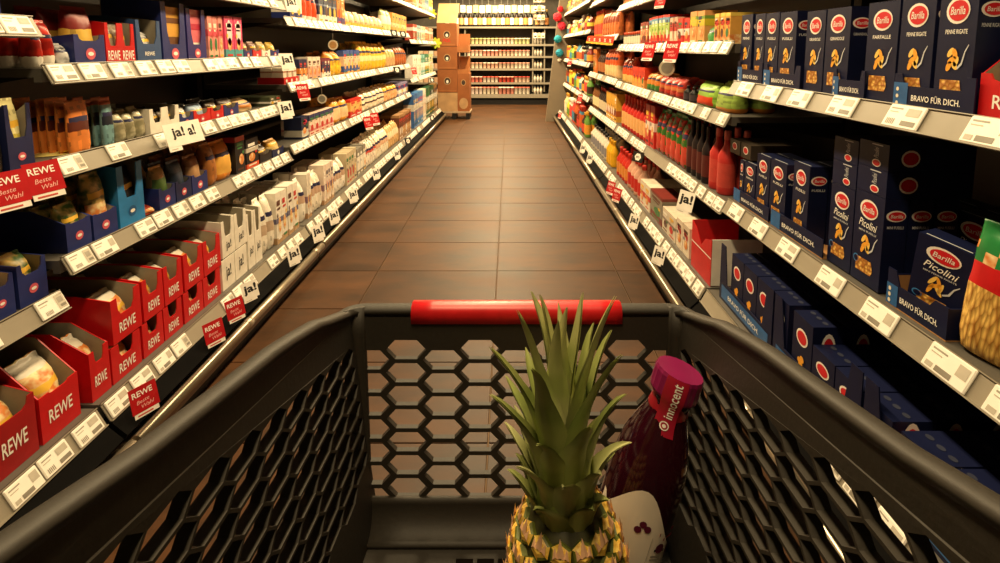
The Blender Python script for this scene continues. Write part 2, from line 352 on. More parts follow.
def bag_mesh(w, d, h, c, band=None, c2=None, seed=0, top=None, seal=.1):
    r = random.Random(seed); m = MB(); n = 20
    lv = [0, .02, .08, .16, .25, .34, .43, .52, .61, .7, .78, .85, .91, 1 - seal * .75, 1 - seal * .3, 1]
    fat = [.6, .82, .95, 1, 1, .99, .97, .94, .9, .83, .72, .56, .34, .14, .05, .04]
    rings = []; ox = -.5 * d; acc = r.choice(ACC); acc2 = r.choice(ACC)
    lean = [r.uniform(-.08, .08) for _ in range(5)]
    for k, (z, f) in enumerate(zip(lv, fat)):
        ring = []; q = .9 + .1 * min(1, z / .15) - .02 * (z > .6)
        for i in range(n):
            a = 2 * PI * i / n; ca, sa = math.cos(a), math.sin(a); e = 3.0
            p = (abs(ca) ** e + abs(sa) ** e) ** (-1 / e)
            jx = (.05 * math.sin(7 * z + 3 * sa + seed) + r.uniform(-.06, .06)) * f
            jz = r.uniform(-.012, .012) if 0 < k < len(lv) - 2 else 0
            if k >= len(lv) - 3: jx += .05 * math.sin(9 * sa + seed)
            ring.append((ox + d / 2 * (f * p * ca + jx) * .96 - d * .16 * max(0, z - .6), w / 2 * q * max(-1, min(1, p * sa)) * (1 + r.uniform(-.02, .0)), h * max(0, min(1, z + jz))))
        rings.append(ring)
    o = len(m.v)
    for q in rings: m.v += q
    plain = isinstance(c, str)
    for k in range(len(lv) - 1):
        zc = (lv[k] + lv[k + 1]) / 2
        for i in range(n):
            a = 2 * PI * (i + .5) / n; front = math.cos(a) > .35
            mm = c
            if top and zc > 1 - seal - .02: mm = top
            elif band and band[0] <= zc <= band[1] and (len(band) < 3 or math.cos(a) > band[2]): mm = c2
            elif front and .6 < zc < .74 and abs(math.sin(a)) < .75: mm = acc
            elif front and .05 < zc < .12: mm = acc2
            elif plain and r.random() < .22: mm = shade(c, r.choice((.8, 1.12)))
            m.f.append((o + k * n + i, o + k * n + (i + 1) % n, o + (k + 1) * n + (i + 1) % n, o + (k + 1) * n + i)); m.m.append(m.mi(M_(mm))); m.sm.append(True)
    m.f.append(tuple(o + i for i in range(n))[::-1]); m.m.append(m.mi(M_(c))); m.sm.append(False)
    m.f.append(tuple(o + (len(lv) - 1) * n + i for i in range(n))); m.m.append(m.mi(M_(top or c))); m.sm.append(False)
    return m
def bottle_mesh(w, h, c, cap, label, shape='bottle'):
    r = min(w / 2, h * .3); c, cap, label = M_(c), M_(cap), M_(label)
    if shape == 'bottle': pr = [(.9, 0), (1, .02), (1, .12), (1, .5), (1, .6), (.42, .76), (.34, .86), (.38, .865), (.38, .98), (.34, 1)]; ms = [c, c, label, c, c, c, cap, cap, cap]
    elif shape == 'jar': pr = [(.92, 0), (1, .04), (1, .15), (1, .68), (.9, .78), (.86, .8), (.95, .81), (.95, .98), (.9, 1)]; ms = [c, c, label, c, c, cap, cap, cap]
    else: pr = [(.98, 0), (1, .02), (1, .1), (1, .92), (1, .98), (.97, 1)]; ms = [c, c, label, c, cap]
    return MB().lathe([(a * r, z * h) for a, z in pr], ms, 14, 2, (-r, 0, 0))
def tray_mesh(w, d, hb, hf, hc, c, inner=None, badge=None, txt=None, scoop=.72, slope=.45, parts=1):
    """shelf-ready carton: low front with scoop cut-outs, corners of height hc, sides rising to hb at the back"""
    t = .003; c = M_(c); inner = M_(inner or CARDIN); m = MB()
    m.box(-d, 0, -w / 2, w / 2, 0, t, c)
    m.box(-d, -d + t, -w / 2, w / 2, t, hb, inner)
    for sgn in (-1, 1):
        y = sgn * (w / 2) - (t if sgn > 0 else 0)
        pts = [(-d + t, y, t), (-t, y, t), (-t, y, hc), (-d * slope, y, hb if slope else hc), (-d + t, y, hb)]
        m.prism(pts, (0, t, 0), c)
        m.poly([(p[0], y - E1 if sgn > 0 else y + t + E1, p[2]) for p in pts], inner)
    pts = [(0, -w / 2, t), (0, w / 2, t), (0, w / 2, hc)]
    pw = w / parts
    for k in range(parts - 1, -1, -1):
        cy = -w / 2 + pw * (k + .5); e = pw * scoop / 2
        n = 7
        for i in range(n + 1):
            a = PI * i / n; pts.append((0, cy + e * math.cos(a), hc - (hc - hf) * min(1, 1.35 * math.sin(a) ** .8)))
    pts.append((0, -w / 2, hc))
    m.prism(pts, (-t, 0, 0), c)
    for k in range(parts):
        cy = -w / 2 + pw * (k + .5)
        if badge: r = min(hf * .32, pw * .16); m.el(E1, cy, hf * .48, r, r, M_(badge), 14); m.el(E2, cy, hf * .48, r * .6, r * .35, TEXTW, 10)
        if txt: m.text(E1, txt[0], cy, hf * .5, pw * txt[1], hf * txt[2], M_(txt[3]))
    return m

# ------------------------------------------------------------------ placing runs of goods along a shelf
COUNT = {}
def setprops(o, desc, key, ti, i, n, grp):
    lab = '%s %s' % (desc, where(key, ti))
    if 1 < n <= 12: lab += ', %s from near' % ORD[i]
    return lab
USED = {}
def span(key, ti, p0, p1, zmid, uf):
    s = BAYS[key]['s']; x = X(s, uf); a, c = y_at(p0, x, zmid), y_at(p1, x, zmid)
    return min(a, c), max(a, c)
def run(key, ti, p0, p1, ytop, n, kind, desc, cat, name, deep=1, d=None, gap=.006, h=None, uf=None, lift=0, jit=.004, maxh=None, **kw):
    b = BAYS[key]; s = b['s']; t, zs = b['rows'][ti]; zs += lift
    uf = uf if uf is not None else (.096 if ti == 0 else .158)
    x = X(s, uf); pm = (p0 + p1) / 2
    if h is None: h = on_x(pm, ytop, x)[1] - zs
    nxt = b['rows'][ti + 1][0] - .012 - .02 if ti + 1 < len(b['rows']) else 2.2
    h = max(.03, min(h, nxt - zs)) if not maxh else min(h, maxh, nxt - zs)
    y0, y1 = span(key, ti, p0, p1, zs + h / 2, uf)
    y0 = max(y0, b['y0'] + .008); y1 = min(y1, b['y1'] - .008)
    pitch = (y1 - y0) / n; w = pitch - gap
    if pitch < .02: return []
    if kind in ('bottle', 'jar', 'can'): w -= .004; d = 2 * min(w / 2, h * .3) + .002
    d = d or min(.11, max(.035, w * .6))
    rnd = random.Random(desc + key + str(ti) + str(p0)); out = []
    var = []
    for q in range(1 if kind in ('pastabox',) else 2):
        hh = h * (1 - .055 * q if kind == 'bag' else 1 - .02 * q)
        if kind == 'box': mb = box_mesh(w, d, hh, kw['c'], kw.get('bands', ()), kw.get('ells', ()), None, desc + str(q) if not kw.get('plain') else None)
        elif kind == 'bag': mb = bag_mesh(w, d, hh, kw['c'], kw.get('band'), kw.get('c2'), q + 3, kw.get('top'), kw.get('seal', .1))
        elif kind in ('bottle', 'jar', 'can'): mb = bottle_mesh(w, hh, kw['c'], kw.get('cap', '#333333'), kw.get('lab', '#e8e0d0'), kind)
        elif kind == 'tray': mb = tray_mesh(w, d, kw.get('hb', h), kw['hf'], kw.get('hc', kw['hf']), kw['c'], kw.get('inner'), kw.get('badge'), kw.get('txt'), kw.get('scoop', .72), kw.get('slope', .45), kw.get('parts', 1))
        elif kind == 'pastabox': mb = pasta_box(w, d, h, **kw)
        var.append(mb.mesh(name))
    grp = '%s %s' % (desc, where(key, ti))
    for i in range(n):
        for k in range(deep):
            yy = y0 + pitch * (i + .5)
            o = link(name, var[rnd.randrange(len(var))])
            o.location = (X(s, uf + k * (d + .006) + rnd.uniform(0, jit)), yy, zs + .0005)
            facing(o, s)
            if kind == 'bag': o.rotation_euler[2] += rnd.uniform(-.03, .03)
            if k == 0:
                tag(o, setprops(o, desc, key, ti, i, n, grp), cat, grp if n > 1 else None)
            else:
                tag(o, '%s %s, behind' % (desc, where(key, ti)), cat, grp + ' behind')
            out.append(o)
    return out
def tray_run(key, ti, p0, p1, ytop_front, n, desc, c, fill=None, d=.2, back=1.0, hc=1.0, lift=0, stack=None, inner=None, h=None, uf=None, per=1, **kw):
    """cartons, each with its own bags standing inside (the bags are things of their own)"""
    b = BAYS[key]; s = b['s']; t, zs = b['rows'][ti]; zs += lift
    uf = uf if uf is not None else (.096 if ti == 0 else .158); x = X(s, uf); pm = (p0 + p1) / 2
    hf = h or (on_x(pm, ytop_front, x)[1] - zs)
    hf = max(.035, hf)
    y0, y1 = span(key, ti, p0, p1, zs + hf / 2, uf); y0 = max(y0, b['y0'] + .008); y1 = min(y1, b['y1'] - .008)
    pitch = (y1 - y0) / n; w = pitch - .005
    me = tray_mesh(w, d, hf * back, hf, hf * hc, c, inner, **kw).mesh('display_carton')
    grp = '%s %s' % (desc, where(key, ti)) + (' ' + stack if stack else '')
    for i in range(n):
        o = link('display_carton', me, None, (x, y0 + pitch * (i + .5), zs + .0005)); facing(o, s)
        lab = '%s %s' % (desc, where(key, ti))
        if stack: lab += ', ' + stack
        if n > 1: lab += ', %s from near' % ORD[i]
        tag(o, lab, 'carton', grp if n > 1 else None)
        if fill:
            fk, fd, fcat, fname, fh, fc, fkw = fill
            kx = max(1, int((d - .02) / .062)) if fkw.get('rows') is None else fkw['rows']
            dd = (d - .016) / kx - .004
            ww = (w - .016) / per - .004
            pk = {k_: v_ for k_, v_ in fkw.items() if k_ != 'rows'}
            mbs = [(bag_mesh(ww, dd, fh * hf * (1 - .05 * q), fc, pk.get('band'), pk.get('c2'), q + 11, pk.get('top')) if fk == 'bag' else box_mesh(ww, dd, fh * hf * (1 - .02 * q), fc, pk.get('bands', ()), pk.get('ells', ()))).mesh(fname) for q in range(2)]
            for r_ in range(kx):
                for e in range(per):
                    p = link(fname, mbs[(r_ + i + e) % 2], None, (X(s, uf + .008 + r_ * (dd + .004)), y0 + pitch * (i + .5) + (e - (per - 1) / 2) * (ww + .004), zs + .0045)); facing(p, s)
                    row = '' if r_ == 0 else ', behind'
                    fl_ = '%s %s' % (fd, where(key, ti)) + (' ' + stack if stack else '')
                    if r_ == 0 and per == 1 and n > 1: fl_ += ', %s from near' % ORD[i]
                    elif r_ > 0: fl_ += ', behind'
                    elif per > 1: fl_ += ', in front'
                    tag(p, fl_, fcat, grp + ' filling' + row)
    return hf

# ------------------------------------------------------------------ navy pasta boxes
BNAVY = mat('#0f1638', .45, .15, 14, 0, 0, .3); LOGOW = mat('#f6efe6', .4, .03); LOGOR = mat('#d3202a', .4, .05)
SEMO = mat('#f0a630', .5, .12, 120); SEMO2 = mat('#ffcc62', .5, .1, 120); SKY = mat('#2a5f9a', .4, .2, 25); SILVER = mat('#c8ccd4', .35, .05)
def logo(m, pl, cy, cz, ry, rz):
    """white-ringed red oval with its name; pl(y, z, e) puts print coordinates onto a face"""
    k = len(m.v); m.el(E1, cy, cz, ry, rz, LOGOW, 20); m.el(E2, cy + ry * .06, cz, ry * .84, rz * .78, LOGOR, 20)
    m.text(E3, 'Barilla', cy + ry * .04, cz, ry * 1.25, rz * .62, LOGOW, 0, .006, .18)
    if pl: m.v[k:] = [pl(p) for p in m.v[k:]]
def pasta_box(w, d, h, title='PENNE RIGATE', script=None, lid=False):
    m = MB().box(-d, 0, -w / 2, w / 2, 0, h, BNAVY)
    logo(m, None, 0, .82 * h, .31 * w, .105 * h)
    if script:
        m.text(E1, script, 0, .655 * h, .62 * w, .085 * h, TEXTW, -.06, .004, .3); m.text(E1, title, 0, .575 * h, .6 * w, .022 * h, SILVER)
        m.el(E1, -.33 * w, .24 * h, .1 * w, .045 * h, mat('#3b7fc0', .4)); m.el(E2, -.33 * w, .24 * h, .07 * w, .032 * h, BNAVY)
    else:
        m.text(E1, title, 0, .655 * h, .58 * w, .036 * h, TEXTW, 0, .006)
    for (dy, dz, a, q) in ((-.1, .06, 1.0, 0), (.02, .05, 1.9, 1), (-.05, .0, .6, 1), (.06, -.01, 1.3, 0), (-.12, -.05, 1.2, 1), (.02, -.04, 2.2, 0)):
        m.el(E1 + .0002 * (q + 1), dy * w, (.43 + dz) * h, .13 * w, .022 * h, SEMO if q else SEMO2, 12, a)
    pts = [(E2, .10 * w, .37 * h), (E2, .2 * w, .41 * h), (E2, .27 * w, .5 * h), (E2, .36 * w, .555 * h), (E2, .37 * w, .548 * h), (E2, .29 * w, .49 * h), (E2, .23 * w, .395 * h), (E2, .12 * w, .355 * h)]
    m.poly(pts[:4] + pts[4:], SILVER)
    m.fr(E1, -.33 * w, .2 * w, .12 * h, .27 * h, PASTA)
    m.poly([(E1, .2 * w, .12 * h), (E1, .26 * w, .17 * h), (E1, .2 * w, .27 * h)], PASTA)
    for sg in (-1, 1):   # side faces: logo and a line of type
        def pl(p, sg=sg): return (-d / 2 - sg * p[1], sg * (w / 2 + p[0]), p[2])
        logo(m, pl, 0, .82 * h, min(.42 * d, .05), .06 * h)
        k = len(m.v); m.text(E1, title, 0, .70 * h, .7 * d, .03 * h, SILVER); m.v[k:] = [pl(p) for p in m.v[k:]]
    k = len(m.v)         # lid
    m.poly([(-d * .1, -.4 * w, h + E1), (-d * .1, .4 * w, h + E1), (-d * .16, .4 * w, h + E1), (-d * .16, -.4 * w, h + E1)], SILVER)
    return m
def bravo_tray(w, d, h):
    m = MB(); t = .003
    m.box(-d, 0, -w / 2, w / 2, 0, t, CARD)
    pts = [(0, -w / 2, t), (0, w / 2, t), (0, w / 2, h * .82), (0, .3 * w, h * .82), (0, .22 * w, h * .62), (0, -.28 * w, h * .62), (0, -.36 * w, h), (0, -w / 2, h)]
    m.prism(pts, (-t, 0, 0), BNAVY)
    m.fr(E1, -w / 2, -.3 * w, t, h * .6, SKY); m.text(E2, 'BRAVO FÜR DICH.', .06 * w, h * .32, .62 * w, h * .19, TEXTW)
    for q in range(3): m.el(E2, -.44 * w, h * (.14 + .16 * q), w * .025, h * .06, CREAM, 8)
    for sg in (-1, 1):
        y = sg * w / 2 - (t if sg > 0 else 0)
        m.prism([(-d, y, t), (-t, y, t), (-t, y, h * .8), (-d * .3, y, h * .8), (-d, y, h)], (0, t, 0), BNAVY)
        m.poly([(-d + .004, y - E1 if sg > 0 else y + t + E1, t + .002), (-t, y - E1 if sg > 0 else y + t + E1, t + .002), (-t, y - E1 if sg > 0 else y + t + E1, h * .78), (-d + .004, y - E1 if sg > 0 else y + t + E1, h * .78)], CARD)
    m.prism([(-d, -w / 2 + t, t), (-d, w / 2 - t, t), (-d, w / 2 - t, h), (-d, -w / 2 + t, h)], (t, 0, 0), CARD)
    return m
# --- upper shelf of the near right bay
def put_boxes(ti, spec, uf0, d, trayh, lift=.0, ytop=None, script=None):
    zs = BAYS['R1']['rows'][ti][1]
    for (p0, p1, top, title, lab, uo, deep) in spec:
        uf = uf0 + uo; x = X(1, uf); hh = on_x((p0 + p1) / 2, top, x)[1] - zs - .004
        y0, y1 = span('R1', ti, p0, p1, zs + hh / 2, uf); y1 = min(y1, 1.85)
        me = pasta_box(y1 - y0 - .003, d, hh, title, script).mesh('pasta_box')
        for k in range(deep):
            o = link('pasta_box', me, None, (X(1, uf + k * (d + .004)), (y0 + y1) / 2, zs + .004)); facing(o, 1)
            if k == 0: tag(o, lab, 'box')
            else: tag(o, 'navy pasta box standing behind the front row, %s' % where('R1', ti), 'box', 'pasta boxes behind the front row %d' % ti)
UB = [(737, 751.5, 15, 'PENNE', 'navy pasta box beside the lasagne cartons, farthest on the upper shelf', .0, 1),
      (754, 764, 14, 'FUSILLI', 'narrow navy pasta box, second from the lasagne cartons on upper shelf', .0, 2),
      (764.4, 778, 13, 'FUSILLI', 'navy pasta box, third from the lasagne cartons on the upper shelf', .0, 2),
      (778.4, 795.5, 12, 'FUSILLI', 'navy pasta box, fourth from the lasagne cartons on the upper shelf', .0, 1),
      (805, 824, 11, 'GIRANDOLE', 'navy pasta box with one twist picture just past the tray gap', .0, 2),
      (824.6, 849, 8, 'GIRANDOLE', 'navy pasta box left of the gap with the empty brown tray', .0, 1),
      (865.5, 897, 2, 'FARFALLE', 'navy pasta box reading FARFALLE on the right upper shelf', .0, 2),
      (898.5, 933, -5, 'PENNE RIGATE', 'navy PENNE RIGATE pasta box, the farther of the big pair', .0, 2),
      (936, 975, -12, 'PENNE RIGATE', 'navy PENNE RIGATE pasta box, the nearer of the big pair', .0, 1)]
put_boxes(2, UB, .152, .055, .08)
for k, (p0, p1, top, lab) in enumerate([(736, 762, 62, 'farthest'), (763, 800, 65, 'second farthest'), (832, 864.5, 70, 'half empty'), (893, 975, 76, 'nearest')]):
    zs = BAYS['R1']['rows'][2][1]; x = X(1, .1455); y0, y1 = span('R1', 2, p0, p1, zs + .03, .1455); y1 = min(y1, 1.852)
    hh = min(.085, on_x((p0 + p1) / 2, top, x)[1] - zs)
    # trays are sleeves standing just in front of and under the boxes
    m = MB(); w = y1 - y0 - .004; t = .003
    m.box(-.3, 0, -w / 2, w / 2, 0, t, CARD)
    pts = [(0, -w / 2, t), (0, w / 2, t), (0, w / 2, hh), (0, .40 * w, hh), (0, .36 * w, hh * .66), (0, -.36 * w, hh * .66), (0, -.40 * w, hh), (0, -w / 2, hh)]
    m.prism(pts, (-t, 0, 0), BNAVY); m.fr(E1, -w / 2, -.3 * w, t, hh * .75, SKY)
    m.text(E2, 'BRAVO FÜR DICH.', .06 * w, hh * .36, .6 * w, hh * .2, TEXTW)
    for q in range(3): m.el(E2, -.44 * w, hh * (.16 + .2 * q), w * .02, hh * .06, CREAM, 8)
    o = m.obj('display_tray', None, (x, (y0 + y1) / 2, zs + .0005)); facing(o, 1); tag(o, 'navy and blue printed pasta tray, %s on right upper shelf' % lab, 'tray')
# red tray with clear pasta bag at the frame edge
zs = BAYS['R1']['rows'][2][1]; y0, y1 = span('R1', 2, 980, 1060, zs + .06, .155)
o = tray_mesh(y1 - y0, .2, .16, .07, .085, RED, None, None, ('REWE', .6, .35, TEXTW)).obj('display_carton', None, (X(1, .155), (y0 + y1) / 2, zs + .0005)); facing(o, 1); tag(o, 'red display carton at the right edge of the pasta shelf', 'carton')
o = bag_mesh((y1 - y0) * .9, .09, .19, PENNE, (.55, 1), FOIL, 5, FOIL).obj('pasta_bag', None, (X(1, .165), (y0 + y1) / 2, zs + .0045)); facing(o, 1); tag(o, 'clear bag of pasta shells in the red carton', 'bag')

# --- second shelf of the near right bay
LB = [(732, 743.5, 158, 'RISONI', 'small navy box farthest along the right second shelf', 0, 1),
      (744, 755, 163, 'RISONI', 'small navy box second farthest along the right second shelf', 0, 1),
      (756, 769, 155, 'FUSILLI', 'tall navy box third farthest along the right second shelf', 0, 2),
      (769.5, 785.5, 161, 'FUSILLI', 'tall navy box fourth farthest along the right second shelf', 0, 2),
      (792, 808, 163, 'FUSILLI', 'tall navy box beside the column of stacked small boxes', 0, 2)]
put_boxes(1, LB, .172, .055, .08)
PB = [(829, 852.5, 185, 'MINI FUSILLI', 'navy small-pasta box under the stack, the farther of two', 0, 3),
      (853, 882, 192, 'MINI FUSILLI', 'navy small-pasta box under the stack, the nearer of two', 0, 3)]
put_boxes(1, PB, .172, .055, .08, script='Picolini')
zs = BAYS['R1']['rows'][1][1]
for (p0, p1, top, lab) in ((829, 852.5, 185, 'farther'), (853, 882, 192, 'nearer')):
    x = X(1, .172); hh = on_x((p0 + p1) / 2, top, x)[1] - zs - .004; y0, y1 = span('R1', 1, p0, p1, zs + hh / 2, .172)
    for q in range(2):
        wd = y1 - y0 - .003; lh = .062
        m = MB().box(-.2, 0, -wd / 2, wd / 2, 0, lh, BNAVY); m.el(E1, .12 * wd, lh * .22, wd * .15, lh * .15, LOGOW, 14); m.el(E2, .12 * wd, lh * .22, wd * .12, lh * .11, LOGOR, 14)
        m.text(E1, 'Picolini', .1 * wd, lh * .62, lh * .42, wd * .16, SILVER, PI / 2, .004, .3); m.fr(E1, -.06 * wd, .3 * wd, lh * .9, lh * .94, SILVER)
        for sg in (-1, 1):
            k = len(m.v); m.el(E1, 0, lh * .5, .022, .02, LOGOW, 14); m.el(E2, 0, lh * .5, .018, .015, LOGOR, 14)
            m.v[k:] = [(-.05 - sg * p[1], sg * (wd / 2 + p[0]), p[2]) for p in m.v[k:]]
        o = m.obj('pasta_box', None, (X(1, .172), (y0 + y1) / 2, zs + hh + .005 + q * (lh + .001))); facing(o, 1)
        tag(o, 'navy pasta box lying flat, %s of the %s small stack' % (('lower', 'upper')[q], lab), 'box')
for q in range(2):
    y0, y1 = span('R1', 1, 733 + q * 11, 743 + q * 11, .73, .19); wd = y1 - y0 - .004
    hh = on_x(738, 158, X(1, .172))[1] - zs
    m = MB().box(-.19, 0, -wd / 2, wd / 2, 0, .055, mat('#3a3128', .5)); m.el(E1, 0, .03, .02, .015, LOGOW, 12); m.el(E2, 0, .03, .016, .011, LOGOR, 12)
    o = m.obj('pasta_box', None, (X(1, .178), (y0 + y1) / 2, zs + .004 + hh + .004)); facing(o, 1); tag(o, 'dark flat pasta box lying on small navy boxes, %s' % ('farther', 'nearer')[q], 'box')
# rows of boxes deep in the shelf, behind the empty tray
bx_me = pasta_box(.115, .055, .195, 'MINI PENNE', 'Picolini').mesh('pasta_box')
for i in range(6):
    for k in range(2):
        o = link('pasta_box', bx_me, None, (X(1, .36 + .062 * k), .62 + i * .12, zs + .0045)); facing(o, 1); tag(o, 'navy pasta box in the shadow behind the empty tray', 'box', 'pasta boxes behind the empty tray')
for nm, p0, p1, hh in (('farther', 733, 768, .05), ('nearer', 770, 822, .055)):
    y0, y1 = span('R1', 1, p0, p1, zs + .02, .16); o = bravo_tray(y1 - y0 - .004, .0, hh) if False else None
    m = MB(); w = y1 - y0 - .004; m.box(-.3, 0, -w / 2, w / 2, 0, .003, CARD).prism([(0, -w / 2, .003), (0, w / 2, .003), (0, w / 2, hh), (0, -w / 2, hh)], (-.003, 0, 0), BNAVY)
    m.fr(E1, -w / 2, -.3 * w, .003, hh, SKY); m.text(E2, 'BRAVO FÜR DICH.', .06 * w, hh * .5, .62 * w, hh * .3, TEXTW)
    o = m.obj('display_tray', None, (X(1, .162), (y0 + y1) / 2, zs + .0005)); facing(o, 1); tag(o, 'navy printed tray under the second shelf boxes, %s one' % nm, 'tray')
y0, y1 = span('R1', 1, 886, 948, zs + .03, .165)
o = bravo_tray(y1 - y0 - .006, .18, .085).obj('display_tray', None, (X(1, .165), (y0 + y1) / 2, zs + .0005)); facing(o, 1); tag(o, 'nearly empty navy pasta tray with bare brown cardboard inside', 'tray')
# leaning box in the tray
wd, hh = .105, .175
o = pasta_box(wd, .05, hh, 'MINI PENNE RIGATE', 'Picolini').obj('pasta_box', None, (X(1, .19), y0 + .42 * (y1 - y0), zs + .012)); o.rotation_euler = (math.radians(-7), math.radians(3), PI + .3); tag(o, 'navy pasta box leaning alone in the nearly empty tray', 'box')
# pasta bags on the shelf front
GB = mat('#1f7a3c', .3, .25, 25); YG = mat('#8ea832', .35, .15, 30)
ob = bag_mesh(.125, .06, .255, PENNE, (.52, .68), RED, 21, GB, .1)
for i, f in enumerate(ob.f):
    zc = sum(ob.v[q][2] for q in f) / len(f)
    if zc > .68 * .255: ob.m[i] = ob.mi(GB if zc > .21 or (i % 3) else FOODPIC)
    elif zc > .54 * .255: ob.m[i] = ob.mi(RED)
    else: ob.m[i] = ob.mi(PENNE)
yb = span('R1', 1, 945, 1000, zs + .1, .13)
o = ob.obj('pasta_bag', None, (X(1, .175), y0 - .072, zs + .004)); o.rotation_euler = (math.radians(-4), 0, PI + .3); tag(o, 'clear bag of penne with green top and red stripe', 'bag')
o = bag_mesh(.12, .07, .23, YG, (.0, 1, .0), '#a9bd4a', 23, YG).obj('pasta_bag', None, (X(1, .18), y0 - .215, zs + .004)); o.rotation_euler = (0, 0, PI + .3); tag(o, 'yellow-green pasta bag at the right edge, lower shelf', 'bag')

# --- bottom shelf of the near right bay: open trays of navy boxes seen from above
zs = BAYS['R1']['rows'][0][1]
def top_box(w, d, h):
    m = MB().box(-d, 0, -w / 2, w / 2, 0, h, BNAVY)
    m.el(E1, 0, h * .72, w * .3, h * .12, LOGOW, 16); m.el(E2, 0, h * .72, w * .24, h * .09, LOGOR, 16)
    for q, (dz, a) in enumerate(((.38, 1.2), (.34, 1.9), (.42, .8))): m.el(E1 + .0002 * q, (q - 1) * .06 * w, h * dz, w * .1, h * .05, SEMO, 10, a)
    m.fr(E1, -.3 * w, .25 * w, .06 * h, .2 * h, PASTA)
    for yy in (-.3, 0, .3):
        k = len(m.v); m.el(0, yy * w, 0, w * .1, w * .075, mat('#34384a', .4), 10); m.v[k:] = [(-d / 2 + p[2], p[1], h + E1) for p in m.v[k:]]
    for sg in (-1, 1):
        k = len(m.v); m.el(E1, 0, h * .66, .02, .05, LOGOW, 16); m.el(E2, 0, h * .66, .015, .038, LOGOR, 16); m.v[k:] = [(-d / 2 + sg * p[1], sg * (w / 2 + p[0]), p[2]) for p in m.v[k:]]
    return m
tb = top_box(.088, .085, .2).mesh('pasta_box'); tb2 = top_box(.088, .085, .155).mesh('pasta_box')
yy = .62; k = 0
while yy < 1.76:
    low = .8 < yy < 1.2
    for r_ in range(4):
        o = link('pasta_box', tb2 if low else tb, None, (X(1, .1 + r_ * .091), yy, zs + .0045)); facing(o, 1)
        tag(o, ('navy pasta box, %s from near on the right bottom front row' % ORD[k] if r_ == 0 else 'navy pasta box in the back rows of the right bottom shelf'), 'box', 'navy boxes on the right bottom shelf, ' + ('front' if r_ == 0 else 'back'))
    yy += .0925; k += 1
    if k % 4 == 0: yy += .02
for q, (a, c) in enumerate(((1.43, 1.80), (1.05, 1.42), (.67, 1.04))):
    w = c - a; m = MB().prism([(0, -w / 2, 0), (0, w / 2, 0), (0, w / 2, .21), (0, .4 * w, .21), (0, .34 * w, .07), (0, -.34 * w, .07), (0, -.4 * w, .21), (0, -w / 2, .21)], (-.003, 0, 0), BNAVY)
    m.fr(E1, -w * .45, w * .45, .01, .06, SKY); m.text(E2, 'BRAVO FÜR DICH.', 0, .035, .6 * w, .02, TEXTW)
    o = m.obj('display_carton', None, (X(1, .094), (a + c) / 2, zs + .001)); facing(o, 1); tag(o, 'cut-out navy carton front on the right bottom shelf, %s farthest' % ORD[q], 'carton')
o = tray_mesh(.3, .3, .16, .09, .14, CARD).obj('display_carton', None, (X(1, .1), .42, zs + .0005)); facing(o, 1); tag(o, 'brown open cardboard carton at the near right bottom shelf', 'carton')
y0, y1 = span('R2', 0, 692, 713, zs + .1, .09); y0 = max(y0, 1.875)
m = MB(); w = max(.12, y1 - y0)
m.prism([(0, -w / 2, 0), (0, w / 2, 0), (0, w / 2, .19), (0, w * .2, .17), (0, 0, .13), (0, -w * .25, .18), (0, -w / 2, .2)], (-.003, 0, 0), RED).box(-.2, -.003, -w / 2, -w / 2 + .003, 0, .2, RED).box(-.2, -.003, w / 2 - .003, w / 2, 0, .19, WHITE).box(-.2, -.003, -w / 2, w / 2, 0, .003, RED)
m.poly([(E1, -w / 2, .11), (E1, w / 2, .11), (E1, w / 2, .115), (E1, -w / 2, .115)], WHITE)
o = m.obj('display_carton', None, (X(1, .09), y0 + w / 2 + .004, zs + .0005)); facing(o, 1); tag(o, 'red and white cut-out carton at the end of the navy boxes', 'carton')

# ------------------------------------------------------------------ goods, left side
R_ = run; T_ = tray_run
BLU = '#24306e'; DBL = '#1c2552'; ORA = '#e08a30'; YEL = '#eab52c'; PNK = '#e0707c'; BEI = '#e2cfa8'; WHT = '#efe9dc'; GRN = '#2f7a3a'; TEA = '#4aa0a4'; BRN = '#6a4428'; REDC = '#cc2420'; LBL = '#2f86c0'
bd = '#d86070'
# leftmost bay
T_('L0', 3, -40, 2, 8, 2, 'blue cut-out carton', BLU, ('bag', 'yellow sachet in blue carton', 'sachet', 'sachet', 1.9, YEL, dict(rows=2)), d=.14, back=1.6, hc=1.5, badge=bd)
T_('L0', 2, 8, 36, 137, 1, 'blue scooped carton', DBL, ('bag', 'pale yellow sachet', 'sachet', 'sachet', 2.0, '#d8cf94', dict(rows=3, band=(.2, .5, .2), c2='#c8b850')), d=.16, back=1.3, hc=1.9, badge=bd)
R_('L0', 2, 37, 54, 102, 1, 'bag', 'brown dried-fruit sachet', 'sachet', 'sachet', deep=5, d=.016, c='#8a6a3a')
R_('L0', 2, -60, 6, 110, 3, 'bag', 'dark brown sachet', 'sachet', 'sachet', deep=2, d=.03, c=DARKPIC)
T_('L0', 1, 18, 52, 300, 1, 'blue scooped carton with paw-shaped gap', BLU, ('bag', 'brown bag in blue carton', 'bag', 'bag', 1.6, GREENPIC, dict(rows=2)), d=.2, back=1.5, hc=1.4, badge=bd, h=.075)
T_('L0', 1, -45, 16, 330, 2, 'blue low carton', BLU, ('bag', 'pink and yellow bag', 'bag', 'bag', 1.9, FOODPIC, dict(rows=2, band=(.2, .5, .3), c2='#d04858')), d=.2, back=1.4, hc=1.3, badge=bd, h=.075)
T_('L0', 0, -70, 38, 420, 2, 'dull red carton', '#a01318', ('bag', 'clear snack bag with orange pieces', 'bag', 'bag', 1.3, FOODPIC, dict(rows=2)), d=.3, back=1.5, hc=1.2, h=.12, txt=('REWE', .55, .3, TEXTW))

